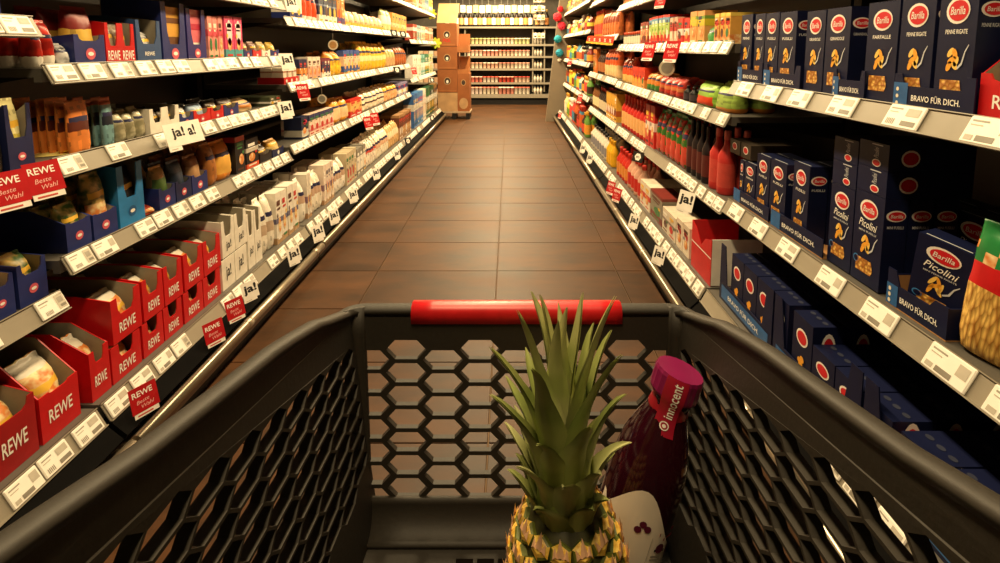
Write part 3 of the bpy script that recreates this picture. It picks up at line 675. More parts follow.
# left near bay, fourth shelf
R_('L1', 3, 34, 58, 20, 2, 'bag', 'red foil pouch with white foot', 'pouch', 'pouch', deep=2, d=.05, c=REDPIC, band=(0, .22), c2=WHT)
R_('L1', 3, 60, 74, 42, 1, 'bag', 'crumpled white and black pouch', 'pouch', 'pouch', d=.06, c=FOIL)
T_('L1', 3, 74, 106, 41, 1, 'blue scooped carton', BLU, ('bag', 'yellow pouch with dark red top', 'pouch', 'pouch', 2.3, '#d8b04a', dict(rows=3, top='#7a1a18', band=(.62, .95), c2='#7a1a18')), d=.2, back=1.1, hc=1.25, badge=bd)
T_('L1', 3, 106, 136, 46, 1, 'red twin-cut carton', RED, ('bag', 'grey-brown pouch', 'pouch', 'pouch', 2.2, '#8a7a66', dict(rows=3)), d=.2, back=2.4, hc=2.2, parts=2, per=2, scoop=.6, txt=('REWE', .8, .5, TEXTW))
T_('L1', 3, 137, 162, 44, 1, 'steel blue carton', '#31507e', ('bag', 'crinkled silver foil pack', 'pack', 'pack', 1.7, FOIL, dict(rows=2)), d=.2, back=2.4, hc=2.2, scoop=.75, txt=('REWE', .4, .2, TEXTW))
T_('L1', 3, 163, 187, 41, 1, 'tall royal blue carton', BLU, ('box', 'yellow and brown bar pack', 'pack', 'pack', 3.0, '#d8a044', dict(rows=2, bands=((.3, .45, BRN), (.7, .8, BRN)))), d=.2, back=3.4, hc=3.3, scoop=.62, badge=bd, h=.062)
T_('L1', 3, 188, 207, 42, 1, 'tall violet blue carton', '#2e2a70', ('box', 'pink and white bar pack', 'pack', 'pack', 3.0, PNK, dict(rows=2, bands=((.2, .35, WHT), (.6, .72, '#b8304a')))), d=.2, back=3.2, hc=3.1, scoop=.62, badge=bd, h=.062)
R_('L1', 3, 208, 224, 16, 3, 'box', 'salmon pink upright pack', 'pack', 'pack', deep=2, d=.06, c='#e89088', bands=((.1, .25, '#f0b8a0'), (.55, .7, '#d85060')))
R_('L1', 3, 225, 243, 17, 2, 'box', 'pink pack with white oval', 'pack', 'pack', deep=2, d=.06, c='#e04a78', bands=((0, .24, TEA),), ells=((0, .62, .3, .3, '#f4d8d8'),))
for q, (a, c, col, bc) in enumerate(((244, 252.5, BLU, '#8a5a40'), (253, 261.5, REDC, '#7a5a50'), (262, 270.5, WHT, '#b8a070'), (271, 281, BLU, '#c8a848'))):
    T_('L1', 3, a, c, 51, 1, ['blue', 'red', 'white', 'second blue'][q] + ' small low tray', col, ('bag', ['brown', 'rust', 'tan', 'straw'][q] + ' nut bag', 'bag', 'bag', 2.1, bc, dict(rows=2)), d=.12, back=1.0, hc=1.15, badge=bd)
# left near bay, third shelf
R_('L1', 2, 69, 92, 98, 1, 'bag', 'orange fruit sachet', 'sachet', 'sachet', deep=9, d=.019, c='#dd8038', band=(.42, .62, .3), c2='#5a2418', seal=.06)
R_('L1', 2, 104, 116, 97, 1, 'bag', 'teal fruit sachet', 'sachet', 'sachet', deep=6, d=.019, c='#6f9aa0', band=(.4, .62, .3), c2='#1a2230', top='#c86a4a', seal=.14)
R_('L1', 2, 118, 149, 108, 3, 'bag', 'clear bag of pale seeds', 'bag', 'bag', deep=3, d=.07, c=CLEAR, top='#b8b090')
T_('L1', 2, 150, 180, 121, 1, 'white twin-cut carton', WHT, ('bag', 'dark brown bag in white carton', 'bag', 'bag', 2.0, DARKPIC, dict(rows=3)), d=.22, back=2.3, hc=2.2, parts=2, per=2, scoop=.55)
for q, (a, c, col) in enumerate(((180, 194, BLU), (194, 211, REDC), (211, 224, REDC), (224, 239, BLU))):
    T_('L1', 2, a, c, 119 - q * 2, 1, ['blue bag tray', 'red bag tray', 'second red bag tray', 'second blue bag tray'][q], col, ('bag', ['silver black', 'blue white', 'brown red', 'dark cocoa'][q] + ' bag', 'bag', 'bag', 2.0, [FOIL, '#8aa0b8', DARKPIC, '#3a2a20'][q], dict(rows=3)), d=.2, back=1.2, hc=1.5, badge=bd, slope=.6)
R_('L1', 2, 241, 256, 98, 1, 'bag', 'slumped cream paper bag', 'bag', 'bag', d=.12, c='#d8b888', band=(.3, .6), c2='#c07a38')
R_('L1', 2, 258, 268, 73, 1, 'box', 'plain brown cardboard carton', 'carton', 'carton', d=.12, c=CARD, uf=.28, plain=True)
R_('L1', 2, 270, 285, 96, 2, 'box', 'low dark green pack', 'pack', 'pack', deep=2, d=.1, c='#4a5038', bands=((.3, .5, WHT),), maxh=.06)
# left near bay, second shelf
T_('L1', 1, 66, 92, 255, 1, 'blue carton with torn front', BLU, ('bag', 'clear bag with dark greens', 'bag', 'bag', 1.6, GREENPIC, dict(rows=3)), d=.2, back=1.5, hc=1.05, badge=bd, h=.075)
T_('L1', 1, 93, 118, 238, 1, 'royal blue snack carton', BLU, ('bag', 'green and orange snack bag', 'bag', 'bag', 2.6, GREENPIC, dict(rows=3, band=(.1, .5, .2), c2=FOODPIC)), d=.2, back=1.5, hc=1.05, badge=bd, h=.07)
T_('L1', 1, 119, 145, 225, 1, 'light blue tall carton', '#2a82c4', ('bag', 'black pouch in light blue carton', 'pouch', 'pouch', 2.0, '#16181c', dict(rows=3)), d=.2, back=2.3, hc=2.2, scoop=.55, badge='#1f5f98', h=.085)
R_('L1', 1, 146, 158, 205, 1, 'bag', 'red and brown berry bag', 'bag', 'bag', d=.08, c='#b8442c', band=(.3, .7), c2=FOODPIC)
for q, (a, c) in enumerate(((159, 176), (176, 192), (192, 208))):
    T_('L1', 1, a, c, 205 - q * 11, 1, ['blue nut carton', 'navy nut carton', 'blue raisin carton'][q], [BLU, DBL, BLU][q], ('bag', ['kraft bag with green label', 'slate blue bag', 'chestnut bag'][q], 'bag', 'bag', 2.3, ['#a8824a', '#4a5a70', '#8a5a38'][q], dict(rows=3, band=(.3, .7, .2), c2=['#4a6a30', '#2a3a50', '#b08860'][q])), d=.2, back=1.3, hc=1.2, badge=bd, h=.06)
R_('L1', 1, 209, 219, 140, 1, 'bag', 'brown paper crumb bag', 'bag', 'bag', deep=3, d=.07, c='#a86a34')
R_('L1', 1, 219.5, 235, 138, 1, 'bag', 'orange-yellow crumb bag', 'bag', 'bag', deep=3, d=.08, c=ORA, band=(.2, .6, .3), c2='#e8b050')
R_('L1', 1, 236, 246, 136, 1, 'box', 'black pack with red top', 'pack', 'pack', deep=2, d=.08, c='#17151a', bands=((.86, 1, '#c03a24'),))
R_('L1', 1, 246.5, 259, 138, 1, 'box', 'black pack with white lettering', 'pack', 'pack', deep=2, d=.08, c='#17151a', bands=((0, .16, '#e0562a'), (.55, .7, '#c8c0b0')))
T_('L1', 1, 260, 272, 159, 1, 'dark printed carton', '#231c20', ('bag', 'brown pouch with beige label', 'pouch', 'pouch', 2.0, '#4a3a2c', dict(rows=2)), d=.16, back=1.4, hc=1.3)
T_('L1', 1, 272.5, 297, 151, 1, 'navy carton with white pattern', DBL, ('bag', 'golden yellow flake bag', 'bag', 'bag', 2.2, '#e8a838', dict(rows=2, band=(.3, .6, .3), c2='#f0d088')), d=.18, back=1.2, hc=1.1, badge=WHT)
# bottom shelf: red cartons, single and stacked in pairs
snack = lambda nm: ('bag', nm, 'bag', 'bag', 1.6, FOODPIC, dict(rows=2, band=(.82, 1), c2='#d8d0c0'))
T_('L0', 0, 40, 80, 425, 1, 'red low carton nearest the trolley', RED, snack('clear bag of orange snacks'), d=.32, back=1.9, hc=1.05, h=.11, txt=('REWE', .6, .3, TEXTW), slope=.3, scoop=.5)
T_('L1', 0, 85, 111, 390, 1, 'red single carton with orange packet', RED, snack('orange snack packet'), d=.32, back=1.9, hc=1.35, h=.1, txt=('REWE', .6, .3, TEXTW), slope=.3, scoop=.5)
for q, (a, c) in enumerate(((112, 142), (143, 183), (184, 221))):
    n3 = ('nearest', 'middle', 'farthest')[q]
    T_('L1', 0, a, c, 330, (1, 2, 2)[q], 'red %s carton' % n3, RED, snack('snack bag of %s red' % n3), d=.32, back=1.7, hc=1.7, h=.062, txt=('REWE', .55, .45, TEXTW), scoop=.5, stack='lower', slope=.0)
    T_('L1', 0, a, c, 330, (1, 2, 2)[q], 'red %s carton' % n3, RED, snack('snack bag of %s red' % n3), d=.32, back=1.9, hc=1.7, h=.075, lift=.109, txt=('REWE', .55, .4, TEXTW), scoop=.6, stack='upper', slope=.3)
for st, lf in (('lower', 0), ('upper', .125)):
    T_('L1', 0, 222, 247, 0, 2, 'white lettered carton', WHT, ('bag', 'white flour bag', 'bag', 'bag', .93, '#e6dccb', dict(rows=2)), d=.3, back=1.0 if not lf else 1.9, hc=1.0 if not lf else 1.8, h=.12 if not lf else .08, lift=lf, txt=('ja!', .4, .5, TEXTK), stack=st, scoop=.6, slope=.3)
T_('L1', 0, 248, 262, 0, 2, 'white tall carton', WHT, ('bag', 'white paper flour bag', 'bag', 'bag', 1.7, '#e8dfd0', dict(rows=2, band=(.3, .6, .4), c2='#b89a80')), d=.25, back=1.8, hc=1.7, h=.14, txt=('ja!', .5, .3, TEXTK), scoop=.6)
R_('L1', 0, 263, 276, 196, 2, 'bag', 'white paper flour pack', 'pack', 'pack', deep=3, d=.08, c='#ece4d4', band=(.3, .5, .5), c2='#c0a890')
R_('L1', 0, 276.5, 300, 186, 4, 'box', 'white folded-top flour pack', 'pack', 'pack', deep=3, d=.08, c='#efe8da', bands=((.0, .12, '#b8946a'), (.4, .5, '#6a6a88')))
# left long bay, fourth shelf
R_('L2', 3, 290, 302, -4, 2, 'box', 'white carton with navy corner', 'carton', 'carton', d=.1, c=WHT, bands=((0, .3, BLU),), maxh=.14)
R_('L2', 3, 303, 318, -12, 3, 'bag', 'orange-red chips pouch', 'pouch', 'pouch', deep=2, d=.08, c='#d8481c', band=(0, .2), c2=WHT)
R_('L2', 3, 318.5, 337, -10, 4, 'box', 'navy and white tall pack', 'pack', 'pack', deep=2, d=.07, c='#23304e', bands=((0, .25, WHT), (.5, .55, '#8090a8')))
R_('L2', 3, 337.5, 345, -8, 2, 'box', 'orange pack with purple foot', 'pack', 'pack', deep=2, d=.07, c='#e0822e', bands=((0, .25, '#4a3a80'),))
T_('L2', 3, 345.5, 384, 28, 8, 'golden yellow low carton', '#e2a62c', ('bag', 'peach baking bag', 'bag', 'bag', 3.4, '#e8b088', dict(rows=2, band=(.4, .75, .3), c2='#f0cfa8')), d=.14, back=1.0, hc=1.0)
R_('L2', 3, 384.5, 392, 8, 2, 'bag', 'green and white bag', 'bag', 'bag', d=.08, c='#b8c488', band=(.3, .7), c2=WHT)
R_('L2', 3, 392.5, 409, 15, 5, 'box', 'orange and beige pack', 'pack', 'pack', d=.08, c='#e0a050', bands=((.3, .5, BEI),))
# third shelf
T_('L2', 2, 284, 299, 83, 3, 'bright red low carton', RED, ('box', 'white striped baking pack', 'pack', 'pack', 2.3, '#e8dcc8', dict(rows=2, bands=((.7, .8, '#b07a60'),))), d=.14, back=1.0, hc=1.0, badge=WHT)
R_('L2', 2, 299.5, 308, 59, 2, 'box', 'navy pack with orange square', 'pack', 'pack', deep=2, d=.07, c='#20264a', bands=((0, .3, WHT), (.35, .6, ORA)))
R_('L2', 2, 308.5, 321, 57, 3, 'box', 'white and pink pack', 'pack', 'pack', deep=2, d=.07, c='#eedccb', bands=((.1, .6, '#e0a890'),))
R_('L2', 2, 321.5, 331, 58, 3, 'box', 'crimson and navy pack', 'pack', 'pack', deep=2, d=.07, c='#7a2038', bands=((0, .3, WHT), (.4, .7, '#24264a')))
R_('L2', 2, 331.5, 343, 51, 2, 'bag', 'plump yellow-orange bag', 'bag', 'bag', deep=2, d=.1, c=YEL, band=(.75, 1), c2=ORA)
R_('L2', 2, 343.5, 360, 50, 5, 'box', 'blue white and orange pack', 'pack', 'pack', deep=2, d=.07, c='#35549a', bands=((.35, .75, '#e8c8a8'), (0, .1, ORA)))
R_('L2', 2, 360.5, 387, 42, 7, 'bag', 'bright yellow sugar bag', 'bag', 'bag', deep=2, d=.1, c=YEL, band=(.35, .55, .2), c2='#f2dca0')
R_('L2', 2, 387.5, 396, 47, 3, 'bag', 'beige nut bag', 'bag', 'bag', deep=2, d=.08, c='#c8a070', band=(.5, .8), c2='#a8b070')
R_('L2', 2, 396.5, 411, 47, 5, 'bag', 'rust brown pouch', 'pouch', 'pouch', deep=2, d=.08, c='#a85a2c')
# second shelf
R_('L2', 1, 302, 309, 116, 1, 'box', 'navy box with barcode', 'box', 'box', d=.1, c='#1c2444', bands=((.1, .4, '#c8c4b8'),), ells=((0, .75, .3, .12, '#e03a5a'),))
R_('L2', 1, 309.5, 334, 111, 5, 'box', 'pink-white pack with navy cap', 'pack', 'pack', deep=2, d=.08, c='#ecd0bc', bands=((.72, 1, '#2a3064'), (.2, .3, '#d88080')))
R_('L2', 1, 334.5, 350, 97, 2, 'bag', 'deep orange pellet bag', 'bag', 'bag', deep=2, d=.1, c='#e89a24', band=(.2, .6, .2), c2='#eac898')
R_('L2', 1, 350.5, 362, 98, 2, 'box', 'red box with yellow face', 'box', 'box', deep=2, d=.1, c='#cc2a1e', bands=((.35, .85, '#eab868'),))
R_('L2', 1, 362.5, 385, 89, 6, 'bag', 'cream bag with dark lettering', 'bag', 'bag', deep=2, d=.09, c='#eedcc0', band=(.35, .45, .3), c2='#4a2a28')
R_('L2', 1, 385.5, 398, 84, 4, 'bag', 'peach bag with yellow top', 'bag', 'bag', deep=2, d=.09, c='#eab07a', top=YEL, seal=.3)
R_('L2', 1, 398.5, 411, 82, 4, 'box', 'purple and white box', 'box', 'box', deep=2, d=.09, c='#8a82a8', bands=((.2, .5, WHT), (.6, .8, '#3a3a80')))
# bottom shelf: white packs
wb = [(302.5, 307, 178, 1, WHT, 'ivory'), (307.5, 312, 172, 2, '#e6dccd', 'pale grey'), (312.5, 323, 170, 3, '#f0e6d4', 'milk white'), (323.5, 334, 162, 4, '#ead8c8', 'rosy white'), (334.5, 346, 160, 4, '#efe8da', 'chalk white')]
for q, (a, c, t, n, col, nm) in enumerate(wb):
    R_('L2', 0, a, c, t, n, 'box' if q % 2 else 'bag', '%s flour pack' % nm, 'pack', 'pack', deep=2, d=.09, c=col, **(dict(bands=((.35, .5, '#8a6a80'), (0, .12, '#b89068'))) if q % 2 else dict(band=(.4, .6, .4), c2='#c8a890')))
R_('L2', 0, 346.5, 357, 150, 4, 'box', 'beige tall folding pack', 'pack', 'pack', deep=2, d=.09, c='#c8b898')
R_('L2', 0, 357.5, 366, 146, 3, 'box', 'slate and white pack', 'pack', 'pack', deep=2, d=.09, c='#8a8478', bands=((.2, .7, WHT),))
R_('L2', 0, 366.5, 377, 139, 5, 'bag', 'white bag with red mark', 'bag', 'bag', deep=2, d=.09, c='#eee2d0', band=(.5, .65, .3), c2='#c85040')
R_('L2', 0, 377.5, 389, 130, 6, 'bag', 'ivory rice bag', 'bag', 'bag', deep=2, d=.09, c='#f2e8cf', band=(.4, .6, .3), c2='#d8b090')
R_('L2', 0, 389.5, 399, 122, 6, 'bag', 'tan and cream bag', 'bag', 'bag', deep=2, d=.09, c='#d8b078', band=(.4, .7, .3), c2='#f0dcb8')
R_('L2', 0, 399.5, 411, 112, 8, 'box', 'brown and beige carton', 'carton', 'carton', deep=2, d=.1, c='#a88058', bands=((.5, .9, '#6a3a28'),))
# left end bay
pal = [('#d8a060', 'amber'), ('#e8d8c0', 'cream'), ('#c86048', 'brick red'), ('#e8a8a0', 'rose'), ('#6a8ab0', 'dusty blue'), ('#e0c050', 'mustard')]
for q, (a, c) in enumerate(((413, 416), (416.2, 419), (419.2, 422), (422.2, 425), (425.2, 429), (429.2, 433))):
    R_('L3', 3, a, c, -2, 5, 'box', '%s top pack' % pal[q][1], 'pack', 'pack', d=.1, c=pal[q][0], bands=((.3, .5, WHT),), maxh=.22)
pal = [('#b84838', 'scarlet'), ('#88b0b8', 'pale blue'), ('#e8c8a8', 'apricot'), ('#d87a5a', 'coral'), ('#e8b098', 'blush'), ('#d8a070', 'honey')]
for q, (a, c) in enumerate(((413, 417), (417.2, 421), (421.2, 425), (425.2, 429), (429.2, 433), (433.2, 436.5))):
    R_('L3', 2, a, c, 24 + q, 5, 'box', '%s book-like pack' % pal[q][1], 'pack', 'pack', d=.1, c=pal[q][0], bands=((.6, .8, WHT),), maxh=.2)
pal = [('#f0ece0', 'bright white'), ('#d8e0d8', 'mint white'), ('#78b0a8', 'sea green'), ('#3a7a5a', 'leaf green'), ('#c8d098', 'lime'), ('#e0d8b0', 'straw')]
for q, (a, c) in enumerate(((413, 417), (417.2, 421), (421.2, 425), (425.2, 429), (429.2, 433), (433.2, 436.5))):
    R_('L3', 1, a, c, 54, 5, 'box', '%s tall pack' % pal[q][1], 'pack', 'pack', d=.1, c=pal[q][0], bands=((.4, .6, WHT),), maxh=.28)
pal = [('#3a6aa8', 'cobalt'), ('#4a80b8', 'azure'), ('#e8e0d0', 'paper white'), ('#2a5a38', 'bottle green'), ('#1f4a2c', 'forest green'), ('#8a6a40', 'bronze')]
for q, (a, c) in enumerate(((413, 418), (418.2, 423), (423.2, 426), (426.2, 430), (430.2, 434), (434.2, 437))):
    R_('L3', 0, a, c, 88 - q, 5, 'box', '%s big carton' % pal[q][1], 'carton', 'carton', d=.12, c=pal[q][0], bands=((.5, .7, '#d8d4c8'),), maxh=.4)

# ------------------------------------------------------------------ goods, right side
# right middle bay, fourth shelf (above the red cards)
R_('R2', 3, 714, 730, 13, 3, 'box', 'orange lasagne box with red oval', 'box', 'box', deep=2, d=.09, c='#e2a850', bands=((.88, 1, '#e8c85a'), (0, .3, FOODPIC)), ells=((0, .7, .42, .1, '#c82a20'),))
R_('R2', 3, 704.5, 713.5, 24, 1, 'bag', 'green pesto bag', 'bag', 'bag', deep=2, d=.08, c=GRN, band=(.2, .5, .3), c2='#4a9a4a')
R_('R2', 3, 689.5, 704, 11, 2, 'box', 'tall green and orange box', 'box', 'box', deep=2, d=.07, c='#e0a060', bands=((.55, .75, '#d8c030'), (.75, .85, '#78a040')))
R_('R2', 3, 677.5, 689, 18, 2, 'box', 'red box with white face', 'box', 'box', deep=2, d=.08, c='#cc2018', bands=((.35, .6, '#f0dcd0'),))
R_('R2', 3, 669.5, 677, 17, 2, 'box', 'white-red slim box', 'box', 'box', deep=2, d=.08, c='#e8c0a8', bands=((.5, .8, '#c83028'),))
R_('R2', 3, 648.5, 669, 16, 6, 'box', 'red fix sachet box', 'box', 'box', deep=2, d=.07, c='#d0281e', bands=((.35, .75, '#a8c860'), (.75, .92, '#5a9ac0')))
R_('R2', 3, 640, 648, 22, 3, 'box', 'dark red and brown box', 'box', 'box', deep=2, d=.07, c='#8a2a20', bands=((.4, .7, '#e89060'),))
R_('R2', 3, 619, 639.5, 32, 8, 'jar', 'dark olive jar', 'jar', 'jar', deep=2, c='#3a2c20', cap='#c84828', lab='#d8cdb8')
# top shelf
R_('R2', 4, 618, 650, -20, 9, 'box', 'orange and red carton', 'carton', 'carton', d=.08, c='#d86a30', maxh=.2)
# third shelf
R_('R2', 2, 711, 728, 84, 1, 'bag', 'big green soup pouch', 'pouch', 'pouch', deep=2, d=.1, c='#9cba54', band=(.0, .2), c2=ORA)
R_('R2', 2, 693, 710, 82, 1, 'bag', 'green pouch with tomato picture', 'pouch', 'pouch', deep=2, d=.1, c='#8fb848', band=(.1, .45, .5), c2='#d8401c')
R_('R2', 2, 681, 692, 86, 2, 'bottle', 'black sauce bottle', 'bottle', 'bottle', deep=2, c='#161216', cap='#201a1c', lab='#4a4048')
R_('R2', 2, 657, 680, 77, 4, 'bag', 'red pouch with gold specks', 'pouch', 'pouch', deep=2, d=.08, c='#c83226', band=(.3, .5, .2), c2='#d8804a')
R_('R2', 2, 645, 656.5, 72, 3, 'bag', 'orange and green pouch', 'pouch', 'pouch', deep=2, d=.08, c='#e08838', band=(.0, .3), c2='#4a8a3a')
R_('R2', 2, 632, 644.5, 67, 4, 'box', 'red and orange box', 'box', 'box', deep=2, d=.08, c='#d23a22', bands=((.0, .4, '#e8954a'),))
R_('R2', 2, 618, 631.5, 57, 5, 'bag', 'orange-red pasta pouch', 'pouch', 'pouch', deep=2, d=.08, c='#e0522a', band=(0, .35), c2='#ecc070')
# second shelf
R_('R2', 1, 706, 722, 122, 2, 'bottle', 'pink-red ketchup bottle', 'bottle', 'bottle', deep=2, c='#c0302c', cap='#d86a64', lab='#c84a40')
R_('R2', 1, 684.5, 705, 122, 4, 'bottle', 'dark glass sauce bottle', 'bottle', 'bottle', deep=2, c='#1a1014', cap='#101010', lab='#5a2420')
R_('R2', 1, 654.5, 684, 112, 6, 'bag', 'tomato pouch with green leaves', 'pouch', 'pouch', deep=2, d=.08, c=TOMATO, band=(.12, .45, .5), c2='#d04a3a', top=GRN)
R_('R2', 1, 645.5, 654, 105, 2, 'box', 'tall red sauce carton', 'carton', 'carton', deep=2, d=.07, c='#c82a22', bands=((.4, .6, '#ecd8c8'),))
R_('R2', 1, 618.5, 645, 98, 8, 'bottle', 'red ketchup bottle', 'bottle', 'bottle', deep=2, c='#c42420', cap='#d83a2a', lab='#e8b070')
y0, y1 = span('R2', 1, 705, 721, .56, .148)
# bottom shelf
R_('R2', 0, 676, 689, 222, 2, 'box', 'white pack with red cherries', 'pack', 'pack', deep=1, d=.1, c='#e4d4c0', ells=((-.15, .7, .16, .1, '#b8242a'), (.15, .62, .16, .1, '#b8242a')))
R_('R2', 0, 662, 675.5, 212, 2, 'box', 'grey-white leaning pack', 'pack', 'pack', deep=1, d=.12, c='#d8cbb8', bands=((.5, .6, '#8a7a70'),))
R_('R2', 0, 650, 661.5, 193, 1, 'box', 'brown carton with barcode sheet', 'carton', 'carton', d=.12, c='#7a2820', bands=((.25, .9, '#8a8474'),))
R_('R2', 0, 640, 649.5, 183, 2, 'box', 'white salt carton', 'carton', 'carton', deep=2, d=.1, c='#e6d9c4', bands=((.4, .6, '#d04838'),))
R_('R2', 0, 626, 639.5, 160, 4, 'bottle', 'clear red-labelled bottle', 'bottle', 'bottle', deep=2, c='#d8a890', cap='#c03028', lab='#c83028')
R_('R2', 0, 615.5, 625.5, 150, 4, 'bottle', 'tall red ketchup bottle', 'bottle', 'bottle', deep=2, c='#c82c20', cap='#c82c20', lab='#e09040')
# right promotion bay
R_('R3', 4, 590, 612, -25, 10, 'box', 'yellow and red carton', 'carton', 'carton', d=.08, c='#e0b040', bands=((.3, .6, REDC),), maxh=.18)
R_('R3', 3, 601.5, 615.5, 10, 6, 'bag', 'brown-orange snack bag', 'bag', 'bag', deep=2, d=.08, c='#d0703a', band=(.5, .8, .2), c2='#8a3a20')
R_('R3', 3, 590, 601, 11, 6, 'bottle', 'red and yellow sauce bottle', 'bottle', 'bottle', deep=2, c='#d88a2c', cap='#d04030', lab='#d84838')
R_('R3', 2, 604, 616, 48, 5, 'bag', 'fiery orange noodle pouch', 'pouch', 'pouch', deep=2, d=.08, c='#e2602c', band=(0, .4), c2='#f0c890')
R_('R3', 2, 597, 603.5, 50, 4, 'bottle', 'dark brown sauce bottle', 'bottle', 'bottle', deep=2, c='#3a2018', cap='#201812', lab='#b06a38')
R_('R3', 2, 590, 596.5, 49, 4, 'box', 'orange slim carton', 'carton', 'carton', deep=2, d=.08, c='#e07a2c')
R_('R3', 1, 606, 616, 92, 6, 'box', 'yellow-orange spice box', 'box', 'box', deep=2, d=.08, c='#e0a83c', bands=((.2, .4, '#b85a28'),))
R_('R3', 1, 598, 605.5, 88, 5, 'bottle', 'black and white bottle', 'bottle', 'bottle', deep=2, c='#2a1e1a', cap='#c03028', lab='#d8c8a8')
R_('R3', 1, 590, 597.5, 84, 5, 'bottle', 'amber vinegar bottle', 'bottle', 'bottle', deep=2, c='#7a4a20', cap='#1a1410', lab='#e8d8a8')
R_('R3', 0, 605.5, 615, 141, 3, 'bottle', 'yellow squeeze bottle', 'bottle', 'bottle', deep=1, c='#e8b020', cap='#d8a018', lab='#e8b020')
R_('R3', 0, 590, 605, 130, 7, 'bottle', 'white and black bottle', 'bottle', 'bottle', deep=2, c='#d8cfc0', cap='#1a1a1a', lab='#8a8890')
# right end bay
FARC = [('#d84a40', 'strawberry red'), ('#e8c840', 'lemon yellow'), ('#e8d0a0', 'cream'), ('#c8602a', 'rust orange'), ('#f0e4cc', 'milky'), ('#8a2a20', 'wine red'), ('#e8a038', 'tangerine'), ('#4a88a8', 'steel blue'), ('#6a9a40', 'grass green'), ('#3a2418', 'dark brown')]
def far(ti, tops, kinds, mh):
    x0, x1, nb = (563.8 if ti < 3 else 566), 588.3, 10; rnd = random.Random(ti * 7 + 1); order = FARC[:]; rnd.shuffle(order)
    for q in range(nb):
        col, nm = order[q]; kind = kinds[q % len(kinds)]; lab = rnd.choice([c for c, _ in FARC if c != col]); f = (x1 - x0) / nb
        kw = dict(c=col, bands=((.3, .55, lab),)) if kind == 'box' else dict(c=col, cap=rnd.choice(['#c83a28', '#f0e8d8', '#1c1a18', '#e0a030']), lab=lab) if kind in ('bottle', 'jar') else dict(c=col, band=(.3, .6), c2=lab)
        hh = mh * rnd.uniform(.72, 1.0)
        R_('R4', ti, x1 - f * (q + 1) + .05, x1 - f * q, tops, 2 if q < 4 else 3, kind, '%s %s' % (nm, kind), {'box': 'box', 'bag': 'bag', 'bottle': 'bottle', 'jar': 'jar'}[kind], {'box': 'carton', 'bag': 'pouch', 'bottle': 'bottle', 'jar': 'jar'}[kind], d=.08, h=hh, deep=2, **kw)
far(4, -5, ['box'], .18)
far(3, 14, ['bag', 'bottle', 'box', 'bottle'], .2)
far(2, 42, ['bottle', 'bottle', 'jar'], .23)
far(1, 68, ['bottle', 'jar', 'bottle'], .24)
far(0, 98, ['bottle', 'bottle', 'bottle', 'jar'], .3)

# ------------------------------------------------------------------ cards clipped to the price rails
JA = mat('#f3eee4', .4, .04); CARDRED = mat('#b8161c', .35, .08)
def card_mesh(kind):
    m = MB(); e = .0016
    if kind == 'red':
        m.box(0, .0012, -.045, .045, -.045, .045, CARDRED); m.text(e, 'REWE', -.003, .020, .066, .020, TEXTW, .0, .014)
        m.text(e, 'Beste', -.006, -.008, .042, .013, mat('#f0b8b0', .4), .08, .0, .3); m.text(e, 'Wahl', .008, -.026, .042, .013, mat('#f0b8b0', .4), .08, .0, .3)
        m.box(-.0006, .0004, -.04, .04, -.062, -.045, JA); m.fr(.001, -.03, .02, -.057, -.052, mat('#c85048', .4))
    elif kind == 'ja':
        m.box(0, .0012, -.045, .045, -.045, .045, JA); m.text(e, 'ja!', .0, .004, .074, .056, TEXTK, .0, .035)
        m.box(-.0006, .0004, -.045, .03, -.058, -.045, JA); m.fr(.001, -.035, .0, -.053, -.050, GREYPRINT)
    elif kind == 'jaja':
        m.box(0, .0012, -.09, .09, -.045, .045, JA); m.text(e, 'ja!', -.028, .004, .06, .05, TEXTK, .0, .03); m.text(e, 'a!', .038, .008, .036, .044, TEXTK, .0, .03)
        m.box(-.0006, .0004, -.09, -.03, -.062, -.045, JA); m.fr(.001, -.08, -.05, -.056, -.052, GREYPRINT)
    elif kind == 'badge':
        m.box(0, .0012, -.05, .05, -.035, .035, BLACK); m.el(e, 0, 0, .03, .027, JA, 6); m.text(e + .0005, 'BIO', 0, 0, .03, .014, TEXTK)
    elif kind == 'promo':
        m.box(0, .0012, -.05, .05, -.045, .045, mat('#d8401c', .4)); m.el(e, 0, 0, .04, .03, mat('#b81c18', .4), 8); m.text(e + .0005, '%', 0, 0, .035, .04, mat('#f8e8d0', .4))
        m.poly([(e, -.05, -.045), (e, .05, -.045), (e, .05, -.03), (e, -.05, -.02)], mat('#eab040', .4))
    m.box(-.02, 0, -.006, .006, .02, .026, RAILWHITE)      # clip arm reaching back to the rail
    return m.mesh('shelf_card')
CM = {k: card_mesh(k) for k in ('red', 'ja', 'jaja', 'badge', 'promo')}
CNAME = {'red': ('red_shelf_card', 'red square lettered card'), 'ja': ('white_shelf_card', 'white card with bold black ja!'), 'jaja': ('white_shelf_card', 'wide white card with doubled ja!'), 'badge': ('black_shelf_card', 'black card with white hexagon'), 'promo': ('promotion_card', 'orange-red percent promotion card')}
def card(key, ti, px, py, kind, lab, roll=0, sc_=1.0, swing=0, du=0):
    s = BAYS[key]['s']; u = (.004 if ti == 0 else .078) - du; x = X(s, u); y, z = on_x(px, py, x)
    o = link(CNAME[kind][0], CM[kind]); tilt = .3
    o.matrix_world = Matrix.Translation((x, y, z)) @ Matrix.Rotation((0 if s < 0 else PI) + (swing or .5) * s, 4, 'Z') @ Matrix.Rotation(-tilt, 4, 'Y') @ Matrix.Rotation(roll, 4, 'X') @ Matrix.Scale(sc_, 4)
    tag(o, CNAME[kind][1] + ' ' + lab, 'sign')
card('L0', 2, 8, 188, 'red', 'at the left frame edge', 0, .8, .25)
card('L0', 2, 44, 177, 'red', 'with pale script at the end of the leftmost bay', 0, .82, .25)
